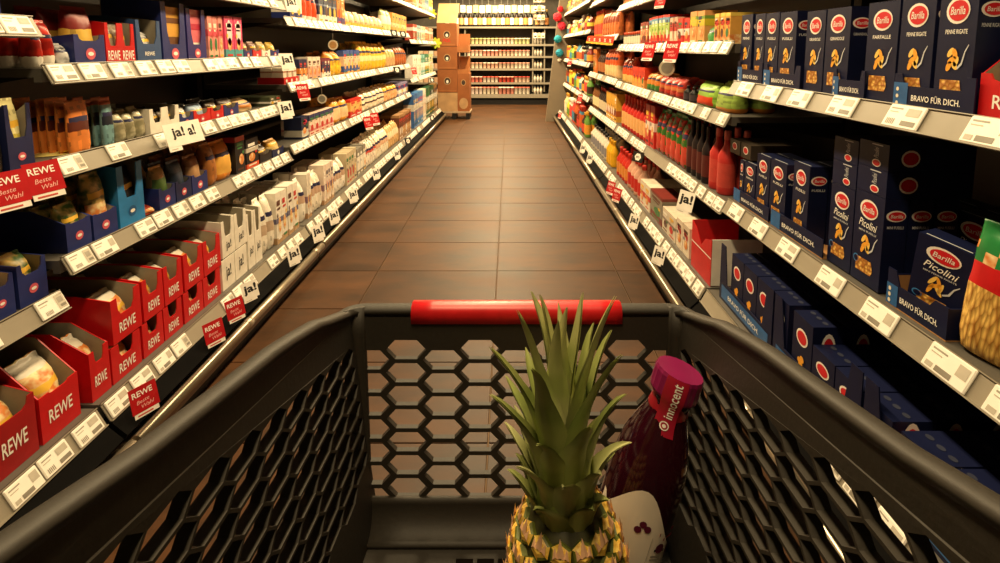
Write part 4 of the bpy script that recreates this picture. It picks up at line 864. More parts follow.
card('L1', 2, 184, 133, 'jaja', 'below the white twin-cut carton', 0, .85, .15)
card('L1', 3, 287, 61, 'ja', 'at the far end of the fourth shelf', 0, .85)
card('L1', 2, 286, 109, 'ja', 'at the far end of the third shelf', 0, .85)
card('L2', 2, 303, 91, 'red', 'below the white baking packs', 0, .85)
card('L2', 3, 291, 3, 'ja', 'cut by the top frame edge', 0, .8)
card('L1', 0, 144, 397, 'red', 'below the red pair cartons, nearest the trolley', 0, .75)
card('L1', 0, 214, 331, 'red', 'on the bottom rail before the white cards', 0, .75)
card('L1', 0, 235, 308, 'red', 'touching the first white bottom card', 0, .75, 0, .004)
card('L1', 0, 250, 290, 'ja', 'nearest on the left bottom rail', 0, .72)
card('L1', 0, 294, 255, 'ja', 'second nearest on the left bottom rail', 0, .76, 0, .012)
card('L2', 0, 318, 232, 'ja', 'third nearest on the left bottom rail', 0, .85)
card('L2', 0, 334, 216, 'ja', 'fourth nearest on the left bottom rail', 0, .8)
card('L2', 0, 353, 195, 'ja', 'fifth nearest on the left bottom rail', 0, .85)
card('L2', 0, 376, 173, 'ja', 'sixth nearest on the left bottom rail', 0, .85)
card('L2', 0, 397, 154, 'ja', 'farthest on the left bottom rail', 0, .85)
card('L2', 0, 408, 141, 'badge', 'on the left bottom rail', 0, .95)
card('L3', 0, 432, 118, 'badge', 'at the far end of left bottom rail', 0, .95)
card('L2', 1, 368, 122, 'red', 'nearer of the pair on second shelf', 0, .95)
card('L2', 1, 375, 118, 'red', 'farther of the pair on second shelf', 0, .95, 0, .004)
card('L2', 3, 394, 33, 'badge', 'nearer on the left fourth shelf', 0, .9)
card('L2', 3, 403, 34, 'badge', 'farther on the left fourth shelf', 0, .9)
card('L2', 2, 397, 70, 'badge', 'beside a red card, left third shelf', 0, .95)
card('L3', 1, 414, 71, 'red', 'beside the left end bay packs', 0, .9)
card('L3', 1, 432, 80, 'badge', 'on the left end bay second shelf', 0, .9)
card('R2', 3, 649, 50, 'red', 'farther of the pair on right shelf', 0, 1.0)
card('R2', 3, 672, 50, 'red', 'nearer of the pair on right shelf', 0, 1.0)
card('R2', 1, 638, 157, 'badge', 'below the red ketchup bottles', 0, .9)
card('R2', 1, 686, 201, 'ja', 'below the tomato pouches', 0, .95)
card('R2', 0, 617, 194, 'red', 'nearer of the right bottom pair', 0, .85)
card('R2', 0, 611, 187, 'red', 'farther of the right bottom pair', 0, .85, 0, -.003)
card('R2', 0, 634, 221, 'ja', 'second nearest on right bottom rail', 0, .8)
card('R2', 0, 659, 255, 'ja', 'nearest on the right bottom rail', 0, .8)
card('R3', 0, 590, 158, 'ja', 'third nearest on right bottom rail', 0, .85)
card('R3', 0, 583, 148, 'ja', 'farthest on the right bottom rail', 0, .85)
card('R4', 2, 570, 62, 'red', 'on the right end bay third shelf', 0, .9)
card('R4', 1, 580, 98, 'red', 'on the right end bay second shelf', 0, .9)
card('R4', 0, 560, 115, 'red', 'at the far end of right bottom rail', 0, .8)
card('R2', 4, 661, -1, 'red', 'cut by the top edge on the right', 0, .8)
for k in range(5): card('R3', 3, 589.5 + 5.2 * k, 39.5 + .3 * k, 'promo', 'on the right, %s from its far end' % ORD[k], 0, .8, 0, .0015 * (4 - k))
# round wobbler discs on the shelf edges
for (key, ti, px, py, r, col, lab) in (('L2', 3, 333, 45, .032, '#c8965a', 'tan and orange round disc hanging under the left fourth shelf'), ('R2', 3, 667, 68, .042, '#a8a294', 'grey round disc hanging under the right fourth shelf'), ('L2', 2, 322, 99, .028, '#8a8678', 'small grey round disc hanging under the left third shelf')):
    s = BAYS[key]['s']; x = X(s, .125); y, z = on_x(px, py, x); m = MB()
    m.lathe([(r, -.0008), (r, .0008)], mat('#e8dcc0', .4), 24).xf(Matrix.Rotation(PI / 2, 4, 'X')); k = len(m.v); m.lathe([(r * .72, .0008), (r * .72, .0012)], mat(col, .4), 24); m.v[k:] = [(p[0], -p[2], p[1]) for p in m.v[k:]]
    zr = BAYS[key]['rows'][ti][0]; m.tube([(0, 0, r * .9), (0, .0, max(r, zr - z))], .0015, RAILWHITE, 6)
    o = m.obj('shelf_disc', None, (x, y, z)); tag(o, lab, 'sign')
# sachets lying on the price rails, left
for (px, py, dy, dx, roll, col, band, lab, key, ti) in ((74, 145, .11, .1, .5, '#e0cf7a', '#e8d820', 'yellow sachet lying on the third shelf before orange sachets', 'L1', 2), (22, 158, .12, .11, .2, '#d8b8a0', '#c86a50', 'pinkish sachet lying flat above the red cards', 'L0', 2)):
    zs_ = BAYS[key]['rows'][ti][1]; y, z = on_x(px, py, X(-1, .18)); y = max(y, 1.29) if key == 'L1' else min(y, 1.1)
    m = MB(); n = 6
    vs = [(-dx / 2 + dx * i / n, -dy / 2 + dy * j / n, .006 * math.sin(PI * i / n) * math.sin(PI * j / n)) for i in range(n + 1) for j in range(n + 1)]
    fs = [(i * (n + 1) + j, (i + 1) * (n + 1) + j, (i + 1) * (n + 1) + j + 1, i * (n + 1) + j + 1) for i in range(n) for j in range(n)]
    m.add([(a, b_, c_ + .001) for a, b_, c_ in vs], fs, mat(col, .35), True); m.add([(a, b_, 0) for a, b_, c_ in vs], [f[::-1] for f in fs], mat(col, .35)); m.poly([(dx * .1, -dy * .4, .0085), (dx * .3, -dy * .4, .0085), (dx * .3, dy * .4, .0085), (dx * .1, dy * .4, .0085)], mat(band, .4))
    o = m.obj('sachet', None, (X(-1, .225), y, zs_ + .001)); o.rotation_euler = (0, 0, roll); tag(o, lab, 'sachet')

# ------------------------------------------------------------------ end of the aisle
YB = 9.80
root = empty('rear_shelving', (-.1, YB + .3, 0)); tag(root, 'bright rear shelving across the end of the aisle', 'shelving')
def RP(nm, x0, x1, y0, y1, z0, z1, m, par=None): return MB().box(x0 + .1, x1 + .1, y0 - YB - .3, y1 - YB - .3, z0, z1, m).obj(nm, par or root)
RP('plinth', -2.6, 2.0, YB + .05, YB + .55, 0, .1, BLACK); RP('back_panel', -2.6, 2.0, YB + .55, YB + .58, 0, 2.3, mat('#57524a', .6))
RT = [(.139, .21, .02), (.403, .44, .07), (.676, .715, .1), (.923, .96, .1), (1.156, 1.195, .1), (1.50, 1.535, .07)]
for z0, z1, off in RT:
    sh = RP('shelf', -2.6, 2.0, YB + off, YB + .55, z1 - .02, z1, SHELFGREY)
    RP('price_rail', -2.6, 2.0, YB + off - .012, YB + off, z0, z1, RAILWHITE, sh)
    for k in range(34):
        MB().box(-.03, .03, -.003, 0, -.018, .018, WHITE).fr(0, 0, 0, 0, 0, WHITE) if False else None
for xx in (-.865, .47, .70): RP('divider', xx - .012, xx + .012, YB + .1, YB + .54, .25, 1.49, mat('#8a8272', .5))
RP('canopy', -2.6, 2.0, YB + .1, YB + .55, 2.25, 2.33, mat('#cfc6b4', .5))
def cup_mesh(c, lid, h=.075, r=.034): return MB().lathe([(r * .8, 0), (r * .86, .01), (r * .95, h * .85), (r, h * .86), (r, h)], [M_(c), M_(c), M_(lid), M_(lid)], 12).mesh('cup')
cols = [[('#e8d8d0', '#e8a890', 'pale pink'), ('#e8dcc8', '#d87868', 'white and rose'), ('#d89080', '#f0e0d0', 'salmon'), ('#e8e0d0', '#c86858', 'white and coral')],
        [('#d87868', '#e8c8b8', 'rosy'), ('#e8d8c8', '#d05040', 'white and red'), ('#c84838', '#e8a890', 'red'), ('#e8c8b0', '#b83830', 'peach and red')],
        [('#e8d4bc', '#d8a088', 'cream'), ('#e8b8a0', '#e8dcc8', 'peach'), ('#e0c8b0', '#c88070', 'beige'), ('#f0e4d0', '#e0a890', 'ivory')],
        [('#e8d0c0', '#e0907c', 'blush'), ('#e8a090', '#f0e0d0', 'coral'), ('#e0c0a8', '#d87060', 'sand'), ('#f0dcc8', '#d88878', 'pearl')],
        [('#d8cc98', '#b8b870', 'pale green'), ('#e0d8b0', '#c8c080', 'lime white'), ('#e8d8c0', '#d8a080', 'warm white'), ('#c8c890', '#e8e0c0', 'sage')]]
RN = ['bottom', 'second', 'third', 'fourth', 'fifth']
for t in range(5):
    zz = RT[t][1]; off = RT[t][2]
    for g in range(4):
        c, l, nm = cols[t][g]; me = cup_mesh(c, l, .14 if t == 0 else .115, .0385)
        for k in range(4):
            for stack in range(1):
                xx = -.80 + (g * 4 + k) * .0785
                o = link('dairy_cup', me, None, (xx, YB + off + .05, zz + .0005)); tag(o, '%s cup on the rear shelving %s shelf' % (nm, RN[t]), 'cup', '%s cups on rear shelf %s' % (nm, RN[t]))
    for k in range(8):
        me = MB().box(-.045, .045, 0, .06, 0, .1, M_(['#e8d8b8', '#d8b090', '#e8e0d0', '#c8a080'][k % 4])).mesh('dairy_pack')
        o = link('dairy_pack', me, None, (-1.75 + .105 * k, YB + off + .02, zz + .0005)); tag(o, 'pale pack behind the orange display on rear %s shelf' % RN[t], 'pack', 'packs behind the display, rear %s shelf' % RN[t])
    for k in range(3):
        me = MB().lathe([(.026, 0), (.026, .1), (.012, .13), (.014, .16)], [M_('#e8e0d0'), M_('#c8b8a0'), M_('#3a3a38')], 10).mesh('small_bottle')
        o = link('small_bottle', me, None, (.515 + .06 * k, YB + off + .06, zz + .0005)); tag(o, 'small white bottle right of the divider, rear %s shelf' % RN[t], 'bottle', 'small bottles right of the divider, rear %s shelf' % RN[t])
for k in range(12):
    m = MB().box(-.035, .035, 0, .025, -.05, .05, M_(['#f0e8d8', '#d8c8a8', '#e8e4d8', '#b8a080'][k % 4])).poly([(-.025, -.0006, -.03), (.025, -.0006, -.03), (.025, -.0006, .0), (-.025, -.0006, .0)], M_(['#3a3430', '#c87a50', '#6a7a58'][k % 3])).box(-.012, .012, 0, .02, .05, .062, DGREY)
    o = m.obj('hanging_pack', None, (.515 + .075 * (k % 3), YB + .052, 1.32 + .17 * (k // 3) + (.22 if k > 2 else 0))); tag(o, 'small pale pack hanging right of the wine bottles', 'pack', 'packs hanging right of the wine bottles')
    if o.location.z < 1.5: o.location.z = 1.36
bt = ['#16100e', '#20140c', '#0f1410', '#2a1810']
for k in range(22):
    me = bottle_mesh(.085, .34, bt[k % 4], ['#e8d8b0', '#d8b060', '#1a1614', '#e8e0d0'][k % 4], ['#efe6d2', '#e0b070', '#f4efe4', '#d89050'][(k * 3) % 4], 'bottle').mesh('wine_bottle')
    o = link('wine_bottle', me, None, (-1.22 + k * .0915 + (.045 if k > 18 else 0), YB + .13, RT[5][1] + .0005)); o.rotation_euler[2] = -PI / 2
    tag(o, 'dark wine bottle on the rear top shelf, %s' % ('with yellow label' if k % 2 else 'with white label'), 'bottle', 'wine bottles, %s labels' % ('yellow' if k % 2 else 'white'))
for k in range(15):
    c = ['#f4ead0', '#f0d890', '#f8f2e4'][k % 3]
    m = MB().box(-.05, .05, 0, .002, -.07, .07, M_(c)).poly([(-.03, -.0006, -.02), (.03, -.0006, -.02), (.03, -.0006, .0), (-.03, -.0006, .0)], GREYPRINT).tube([(0, .001, .07), (0, .001, .355)], .0015, WHITE, 5)
    o = m.obj('hanging_tag', None, (-1.15 + k * .125, YB + .06 + .004 * (k % 3), 1.945 - .02 * (k % 2))); tag(o, 'pale paper tag hanging above the rear wine bottles', 'tag', 'paper tags above the wine bottles')
    o.location.y = YB + .105; o.location.z = 1.88 - .01 * (k % 2)
# grey end panel of the right-hand shelving, with pom-poms
EP = mat('#8a7d6a', .6, .05, 5)
m = MB().prism([(.56, 7.575, 0), (1.35, 7.575, 0), (1.35, 7.575, 2.25), (.80, 7.575, 2.25)], (0, .06, 0), EP)
o = m.obj('end_panel'); tag(o, 'grey-brown sloped panel closing the right-hand shelving', 'panel')
for (px, py, r, col, lab) in ((560.5, 9, .045, '#c82030', 'dark red pompom, highest on the grey end panel'), (557.5, 17, .066, '#e8283c', 'red pompom leftmost on the grey end panel'), (562, 26, .062, '#e03048', 'red pompom just above the blue ones'),
                              (558, 39, .06, '#1f98b0', 'turquoise pompom, the upper of the two'), (559.5, 53, .06, '#1a8aa8', 'turquoise pompom, the lower of the two'), (559.5, 60, .03, '#e8e0d0', 'tiny white pompom below the turquoise ones')):
    m = MB(); rr_ = random.Random(lab); bm = bmesh.new(); bmesh.ops.create_icosphere(bm, subdivisions=3, radius=r)
    for q in bm.verts: q.co *= rr_.uniform(.88, 1.06)
    bm.verts.index_update(); m.add([q.co[:] for q in bm.verts], [[q.index for q in f.verts] for f in bm.faces], mat(col, .9, .25, 60)); bm.free()
    rx = ray(px, py); yy = 7.575 - r * 1.08; t = yy / rx[1]; o = m.obj('pompom', None, (t * rx[0], yy, CAMH + t * rx[2])); tag(o, lab, 'pompom')
# yellow paper flags at the end of the shelves, left
for (px, py, lab) in ((431, 14, 'yellow-green paper flower at the end of upper left shelf'), (436, 43, 'yellow-green paper flower beside the orange display')):
    rx = ray(px, py); yy = 7.775; t = yy / rx[1]; m = MB()
    for k in range(7):
        a = 2 * PI * k / 7; m.el(-.01 + .001 * k, .045 * math.cos(a), .045 * math.sin(a), .045, .025, mat('#c8d83a', .6), 10, a)
    m.lathe([(.018, -.012), (.018, .006)], mat('#e8c830', .6), 10)
    m.xf(Matrix.Rotation(-PI / 2, 4, 'Z')); o = m.obj('paper_flower', None, (t * rx[0], yy, CAMH + t * rx[2])); tag(o, lab, 'decoration')
# orange cardboard display on its black pallet
root = empty('cardboard_display', (-.87, 7.98, 0)); tag(root, 'stacked orange cardboard display with pale crown on black pallet', 'display')
OC = mat('#94572a', .6, .12, 8); OC2 = mat('#b8946a', .6, .15, 8); OL = mat('#a86a38', .6, .1, 8)
def DP(nm, mb): return mb.obj(nm, root)
pal_ = MB()
for xx in (-.22, 0, .22): pal_.box(xx - .03, xx + .03, -.16, .2, 0, .1, BLACK)
pal_.box(-.26, .26, -.17, .21, .1, .125, mat('#b09a80', .7)); DP('pallet', pal_)
zz = .126
for k in range(4):
    hh = .36 if k else .30
    m = MB().box(-.25, .06, -.16, .2, zz, zz + hh - .006, OC if k else OC2)
    if k:
        def pf(p): return (-.095 + p[1], -.16 - p[0], p[2])
        i0 = len(m.v); m.el(E1, 0, zz + hh * .5, .055, .06, OC2, 16); m.el(E2, 0, zz + hh * .5, .045, .05, mat('#3a2a20', .6), 16); m.el(E3, 0, zz + hh * .47, .02, .026, WHITE, 12)
        m.fr(E1, -.13, .13, zz + hh * .06, zz + hh * .09, OL); m.v[i0:] = [pf(p) for p in m.v[i0:]]
    if k == 3:
        i0 = len(m.v); m.text(E3 + .001, 'PICK', 0, zz + hh * .25, .12, .05, LOGOR); m.v[i0:] = [pf(p) for p in m.v[i0:]]
        m.v[i0:] = m.v[i0:]
    DP('stacked_carton', m)
    m = MB(); t_ = .005      # open side bin
    if k > 1:
        zq = zz - .1
        m.box(.062, .24, -.14, .18, zq, zq + .006, OC).box(.062, .24, -.14, -.135, zq, zq + .1, OL).box(.062, .24, .175, .18, zq, zq + .3, OL).box(.235, .24, -.134, .174, zq, zq + .12, OL)
        DP('side_bin', m)
    elif k < 2 and 0:
        m.box(.062, .24, -.14, .18, zz, zz + .006, OC).box(.062, .24, -.14, -.135, zz, zz + hh * .62, OC).box(.062, .24, .175, .18, zz, zz + hh * .9, OL).box(.235, .24, -.134, .174, zz, zz + hh * .42, OC)
        i0 = len(m.v); m.el(E1, 0, zz + hh * .34, .03, .035, mat('#3a2a20', .6), 12); m.v[i0:] = [(.15 + p[1], -.14 - p[0], p[2]) for p in m.v[i0:]]
        DP('side_bin', m)
    zz += hh
m = MB().box(.062, .25, -.15, .18, .126, .72, OC); i0 = len(m.v); m.el(E1, 0, .58, .04, .05, OC2, 14); m.el(E2, 0, .58, .03, .04, mat('#3a2a20', .6), 14); m.el(E1, 0, .25, .07, .09, OC2, 14); m.v[i0:] = [(.155 + p[1], -.15 - p[0], p[2]) for p in m.v[i0:]]; DP('side_carton', m)
m = MB().prism([(-.25, -.16, zz), (.06, -.16, zz), (.10, -.10, zz + .3), (-.22, -.10, zz + .3)], (0, .01, 0), mat('#e8cf96', .6, .08, 8))
DP('header_board', m)

# ------------------------------------------------------------------ shopping trolley
PLA = mat('#29241d', .6, .1, 200, 0, .08)
CX = .010
trolley = empty('shopping_trolley', (CX, .25, 0)); tag(trolley, 'dark grey plastic shopping trolley with honeycomb sides and red grip', 'trolley')
OY = .25
def cobj(nm, mb, par=None): mb.v = [(x - CX, y - OY, z) for x, y, z in mb.v]; return mb.obj(nm, par or trolley)
RZ = [(-.12, .955), (0, .94), (.1, .922), (.2, .9), (.24, .89), (.29, .876), (.33, .868), (.38, .858), (.45, .845), (.53, .822), (.58, .800), (.615, .787), (.66, .782)]
def rim_z(y):
    for (a, za), (c, zc) in zip(RZ, RZ[1:]):
        if y <= c: return za + (zc - za) * (y - a) / (c - a)
    return RZ[-1][1]
YF, CR = .642, .03                       # far edge and corner radius of the rim
def hw(y): return .2545 - (y - .22) * .062
def rim_path():
    L = []
    for y in [-.1 + .03 * i for i in range(23)]:
        if y < YF - CR: L.append((-hw(y), y))
    for i in range(9):
        a = PI - (PI / 2) * i / 8; L.append((-hw(YF - CR) + CR + CR * math.cos(a), YF - CR + CR * math.sin(a)))
    R = [(-x, y) for x, y in L[::-1]]
    return [(x + CX, y, rim_z(y)) for x, y in L + R]
path = rim_path()
def sweep(path, prof, m, smooth=True):
    """prof: (outward, up) points; outward is away from the basket"""
    mb = MB(); P = [Vector(p) for p in path]; n = len(prof)
    for j, p in enumerate(P):
        t = (P[min(j + 1, len(P) - 1)] - P[max(j - 1, 0)]); t.z = 0; t.normalize(); o = Vector((-t.y, t.x, 0))
        for a, b_ in prof: mb.v.append(tuple(p + o * a + Vector((0, 0, b_))))
    for j in range(len(P) - 1):
        for i in range(n):
            mb.f.append((j * n + i, j * n + (i + 1) % n, (j + 1) * n + (i + 1) % n, (j + 1) * n + i)); mb.m.append(mb.mi(m)); mb.sm.append(smooth)
    mb.f.append(tuple(range(n))[::-1]); mb.m.append(0); mb.sm.append(False); mb.f.append(tuple((len(P) - 1) * n + i for i in range(n))); mb.m.append(0); mb.sm.append(False)
    return mb
RIMP = [(-.016, -.004), (-.012, -.0008), (-.004, .0005), (.0, -.001), (.003, -.006), (.004, -.016), (.003, -.024), (.0, -.024), (-.001, -.014), (-.006, -.010), (-.016, -.010)]
cobj('rim', sweep(path, RIMP[::-1], PLA))
# panels with honeycomb cut-outs
def hexagon(cx, cy, W, Hh, flat): return [(cx - W / 2, cy), (cx - flat / 2, cy + Hh / 2), (cx + flat / 2, cy + Hh / 2), (cx + W / 2, cy), (cx + flat / 2, cy - Hh / 2), (cx - flat / 2, cy - Hh / 2)]
def clip(poly, axis, lim, keep_greater):
    out = []
    for i in range(len(poly)):
        a, b_ = poly[i], poly[(i + 1) % len(poly)]; ia = (a[axis] > lim) == keep_greater; ib = (b_[axis] > lim) == keep_greater
        if ia: out.append(a)
        if ia != ib:
            t = (lim - a[axis]) / (b_[axis] - a[axis]); out.append(tuple(a[k] + t * (b_[k] - a[k]) for k in (0, 1)))
    return out
ZB = .495                                # basket floor
# far panel: u = x, v = height below the rim
def panel(outer, holes, thick, fn):
    v, f = fill_curve([outer] + holes, thick / 2); mb = MB(); mb.add([fn(p) for p in v], f, PLA); return mb
HWF = .165
hw_top = hw(YF) - .008
outer = [(-hw_top, 0), (hw_top, 0), (hw_top, -.278), (-hw_top, -.278)]
holes = []
for c in range(-4, 5):
    off = 0 if c % 2 else -.0135
    for r_ in range(9):
        cy = -.043 - r_ * .0304 + off
        hx = hexagon(c * .0489, cy, .0535, .0252, .029)
        hx = clip(clip(hx, 0, -.205, True), 0, .205, False)
        if min(p[1] for p in hx) < -.252: continue
        if len(hx) > 2: holes.append(hx)
def far_fn(p):
    u, v, w_ = p; k = -v / .278
    return (CX + u * (1 - .02 * k), YF - .012 - .028 * k + w_ + (.0 if k < .9 else 0), .772 + v)
cobj('front_panel', panel(outer, holes, .007, far_fn))
# curved joints between far panel, floor and sides are swept strips
def strip(rows, m=PLA, smooth=True):
    mb = MB(); n = len(rows[0])
    for r_ in rows: mb.v += [tuple(p) for p in r_]
    for j in range(len(rows) - 1):
        for i in range(n - 1): mb.f.append((j * n + i, j * n + i + 1, (j + 1) * n + i + 1, (j + 1) * n + i)); mb.m.append(mb.mi(m)); mb.sm.append(smooth)
    return mb
YFB = YF - .04                           # far panel foot
def side_x(y, z):                        # inner face of the side wall
    top = hw(y) - .008; k = (rim_z(y) - z) / (rim_z(y) - ZB); return top - .03 * k
# corner columns (rounded), both sides
for sg in (-1, 1):
    rows = []
    for q in range(9):
        z = .785 - (.785 - ZB) * q / 8; k = q / 8; r_ = []
        CC = .018; cxr = hw(YF - CR) - .008 - CC - .01 * k; cyr = YF - .014 - CC - .028 * k
        for i in range(-1, 9):
            a = PI / 2 * max(0, i) / 8; rr2 = CC
            if i < 0: r_.append((CX + sg * (cxr - .003), cyr + rr2 - .001, z - .0))
            else: r_.append((CX + sg * (cxr + rr2 * math.sin(a) - .016 * k * math.sin(a)), cyr + rr2 * math.cos(a), max(z, ZB) if i < 5 else z + (rim_z(cyr + rr2 * math.cos(a)) - .785) * (1 - k)))
        rows.append(r_)
    mb = strip(rows); ob_ = cobj('corner_column', mb); so = ob_.modifiers.new('thickness', 'SOLIDIFY'); so.thickness = .006; so.offset = 0
# side panels
Y0S, Y1S = -.08, YF - .03
for sg in (-1, 1):
    L = Y1S - Y0S; outer = [(0, .0), (L, .0), (L, -1), (0, -1)]
    # v runs from 0 at the rim to -1 at the floor; cut-outs are laid out in metres, then mapped
    Hs = .36; outer = []
    nst = 24
    outer = [(Y0S + L * i / nst, 0) for i in range(nst + 1)] + [(Y0S + L * (nst - i) / nst, -Hs) for i in range(nst + 1)]
    holes = []
    for c in range(0, 16):
        yc = Y1S - .03 - c * .0414
        for r_ in range(0, 14):
            depth = .062 + r_ * .0236 + (.0118 if c % 2 else 0)
            zc = rim_z(yc) - depth
            # rows are level with the floor, not with the rim
            zrow = .79 - r_ * .0236 - (.0118 if c % 2 else 0) + .118
            v = zrow - rim_z(yc)
            if v > -.047 or zrow < ZB + .035: continue
            hx = hexagon(yc, 0, .0505, .0206, .0275)
            hp = [(y, zrow + dz - rim_z(y)) for y, dz in hx]
            if min(p[0] for p in hp) < Y0S + .01 or max(p[0] for p in hp) > Y1S - .002: continue
            holes.append([(y, vv) for y, vv in hp])
    def side_fn(p, sg=sg):
        y, v, w_ = p; z = rim_z(y) - .006 + v if v > -Hs + .001 else ZB - .004
        z = max(z, ZB - .004); return (CX + sg * (side_x(y, z) + w_), y, z)
    # trim the rows under the floor: outer foot follows the floor
    outer = [(Y0S + L * i / nst, 0) for i in range(nst + 1)] + [(Y0S + L * (nst - i) / nst, ZB - rim_z(Y0S + L * (nst - i) / nst) + .006) for i in range(nst + 1)]
    cobj('side_panel', panel(outer, holes, .012, side_fn))
# floor with slots, and the round hollow joining it to the far panel
hwb = lambda y: side_x(y, ZB) + .004
outer = [(-hwb(.565), YFB - .034), (hwb(.565), YFB - .034), (hwb(-.08), -.08), (-hwb(-.08), -.08)]
holes = []
for r_ in range(14):
    yc = .546 - r_ * .034
    for c in range(-7, 8):
        if r_ == 0 and (c < -3 or c > 3): continue
        if abs(c * .026 + .013) + .012 > hwb(yc) - .02: continue
        holes.append([(c * .026 + .013 - .0105, yc - .011), (c * .026 + .013 + .0105, yc - .011), (c * .026 + .013 + .0105, yc + .011), (c * .026 + .013 - .0105, yc + .011)])
cobj('basket_floor', panel(outer, holes, .008, lambda p: (CX + p[0], p[1], ZB + p[2] - .004)))
rows = []
for i in range(9):
    a = PI / 2 * i / 8; y = YFB - .034 + .036 * math.sin(a); z = ZB + .04 * (1 - math.cos(a)); rows.append([(CX - .212 + .424 * j / 6, y, z) for j in range(7)])
ob_ = cobj('floor_curve', strip(rows[::-1])); so = ob_.modifiers.new('thickness', 'SOLIDIFY'); so.thickness = .006; so.offset = -1
# near flap, handle, red grip over the far rim
m = MB(); m.prism([(CX - hw(-.08) + .02, -.085, .93), (CX + hw(-.08) - .02, -.085, .93), (CX + hwb(-.08) - .01, -.085, ZB), (CX - hwb(-.08) + .01, -.085, ZB)], (0, -.006, 0), PLA); cobj('child_flap', m)
hdl = MB().tube([(CX - .24, -.16, 1.0), (CX + .24, -.16, 1.0)], .016, mat('#3a3632', .4), 12)
for sg in (-1, 1): hdl.tube([(CX + sg * .235, -.16, 1.0), (CX + sg * .245, -.12, .965), (CX + sg * .255, -.06, .94)], .014, PLA, 10)
cobj('push_handle', hdl)
GRIP = bpy.data.materials.new('red_grip'); GRIP.use_nodes = True; nt = GRIP.node_tree; b = nt.nodes['Principled BSDF']; b.inputs['Roughness'].default_value = .35
tc = nt.nodes.new('ShaderNodeTexCoord'); n1 = nt.nodes.new('ShaderNodeTexNoise'); n1.inputs['Scale'].default_value = 60; cr = nt.nodes.new('ShaderNodeValToRGB')
cr.color_ramp.elements[0].color = lin('#c0161c') + (1,); cr.color_ramp.elements[1].color = lin('#e8262a') + (1,); nt.links.new(tc.outputs['Object'], n1.inputs['Vector']); nt.links.new(n1.outputs['Fac'], cr.inputs['Fac']); nt.links.new(cr.outputs['Color'], b.inputs['Base Color'])
zr = rim_z(YF)
gp = [(CX - .139 + .278 * i / 10, YF, zr) for i in range(11)]
GP = [(-.019, -.02), (-.0195, -.006), (-.015, .002), (-.006, .004), (.003, .002), (.007, -.005), (.008, -.014), (.004, -.022), (-.015, -.022)]
cobj('red_grip', sweep(gp, GP[::-1], GRIP))
# chassis and wheels
ch = MB()
for sg in (-1, 1):
    ch.tube([(CX + sg * .2, -.12, .9), (CX + sg * .2, -.1, .5), (CX + sg * .2, -.06, .16), (CX + sg * .19, .0, .13), (CX + sg * .17, .52, .13)], .012, DARKMETAL, 8)
    ch.tube([(CX + sg * .17, .5, .13), (CX + sg * .18, .45, .3), (CX + sg * .19, .3, .508)], .012, DARKMETAL, 8)
ch.tube([(CX - .17, .5, .13), (CX + .17, .5, .13)], .012, DARKMETAL, 8); ch.tube([(CX - .2, -.06, .16), (CX + .2, -.06, .16)], .012, DARKMETAL, 8)
cobj('chassis', ch)
for sg in (-1, 1):
    for yy in (-.06, .5):
        m = MB(); m.lathe([(.02, -.012), (.05, -.012), (.055, -.008), (.055, .008), (.05, .012), (.02, .012)], mat('#35322e', .6), 18).xf(Matrix.Rotation(PI / 2, 4, 'Y')); m.v = [(x + CX + sg * .185, y + yy, z + .0555) for x, y, z in m.v]
        wh = cobj('wheel', m); f_ = MB().prism([(CX + sg * .185 - .02, yy - .015, .05), (CX + sg * .185 - .02, yy + .015, .05), (CX + sg * .185 - .02, yy + .012, .135), (CX + sg * .185 - .02, yy - .012, .135)], (.003, 0, 0), DARKMETAL).prism([(CX + sg * .185 + .017, yy - .015, .05), (CX + sg * .185 + .017, yy + .015, .05), (CX + sg * .185 + .017, yy + .012, .135), (CX + sg * .185 + .017, yy - .012, .135)], (.003, 0, 0), DARKMETAL); cobj('caster_fork', f_)

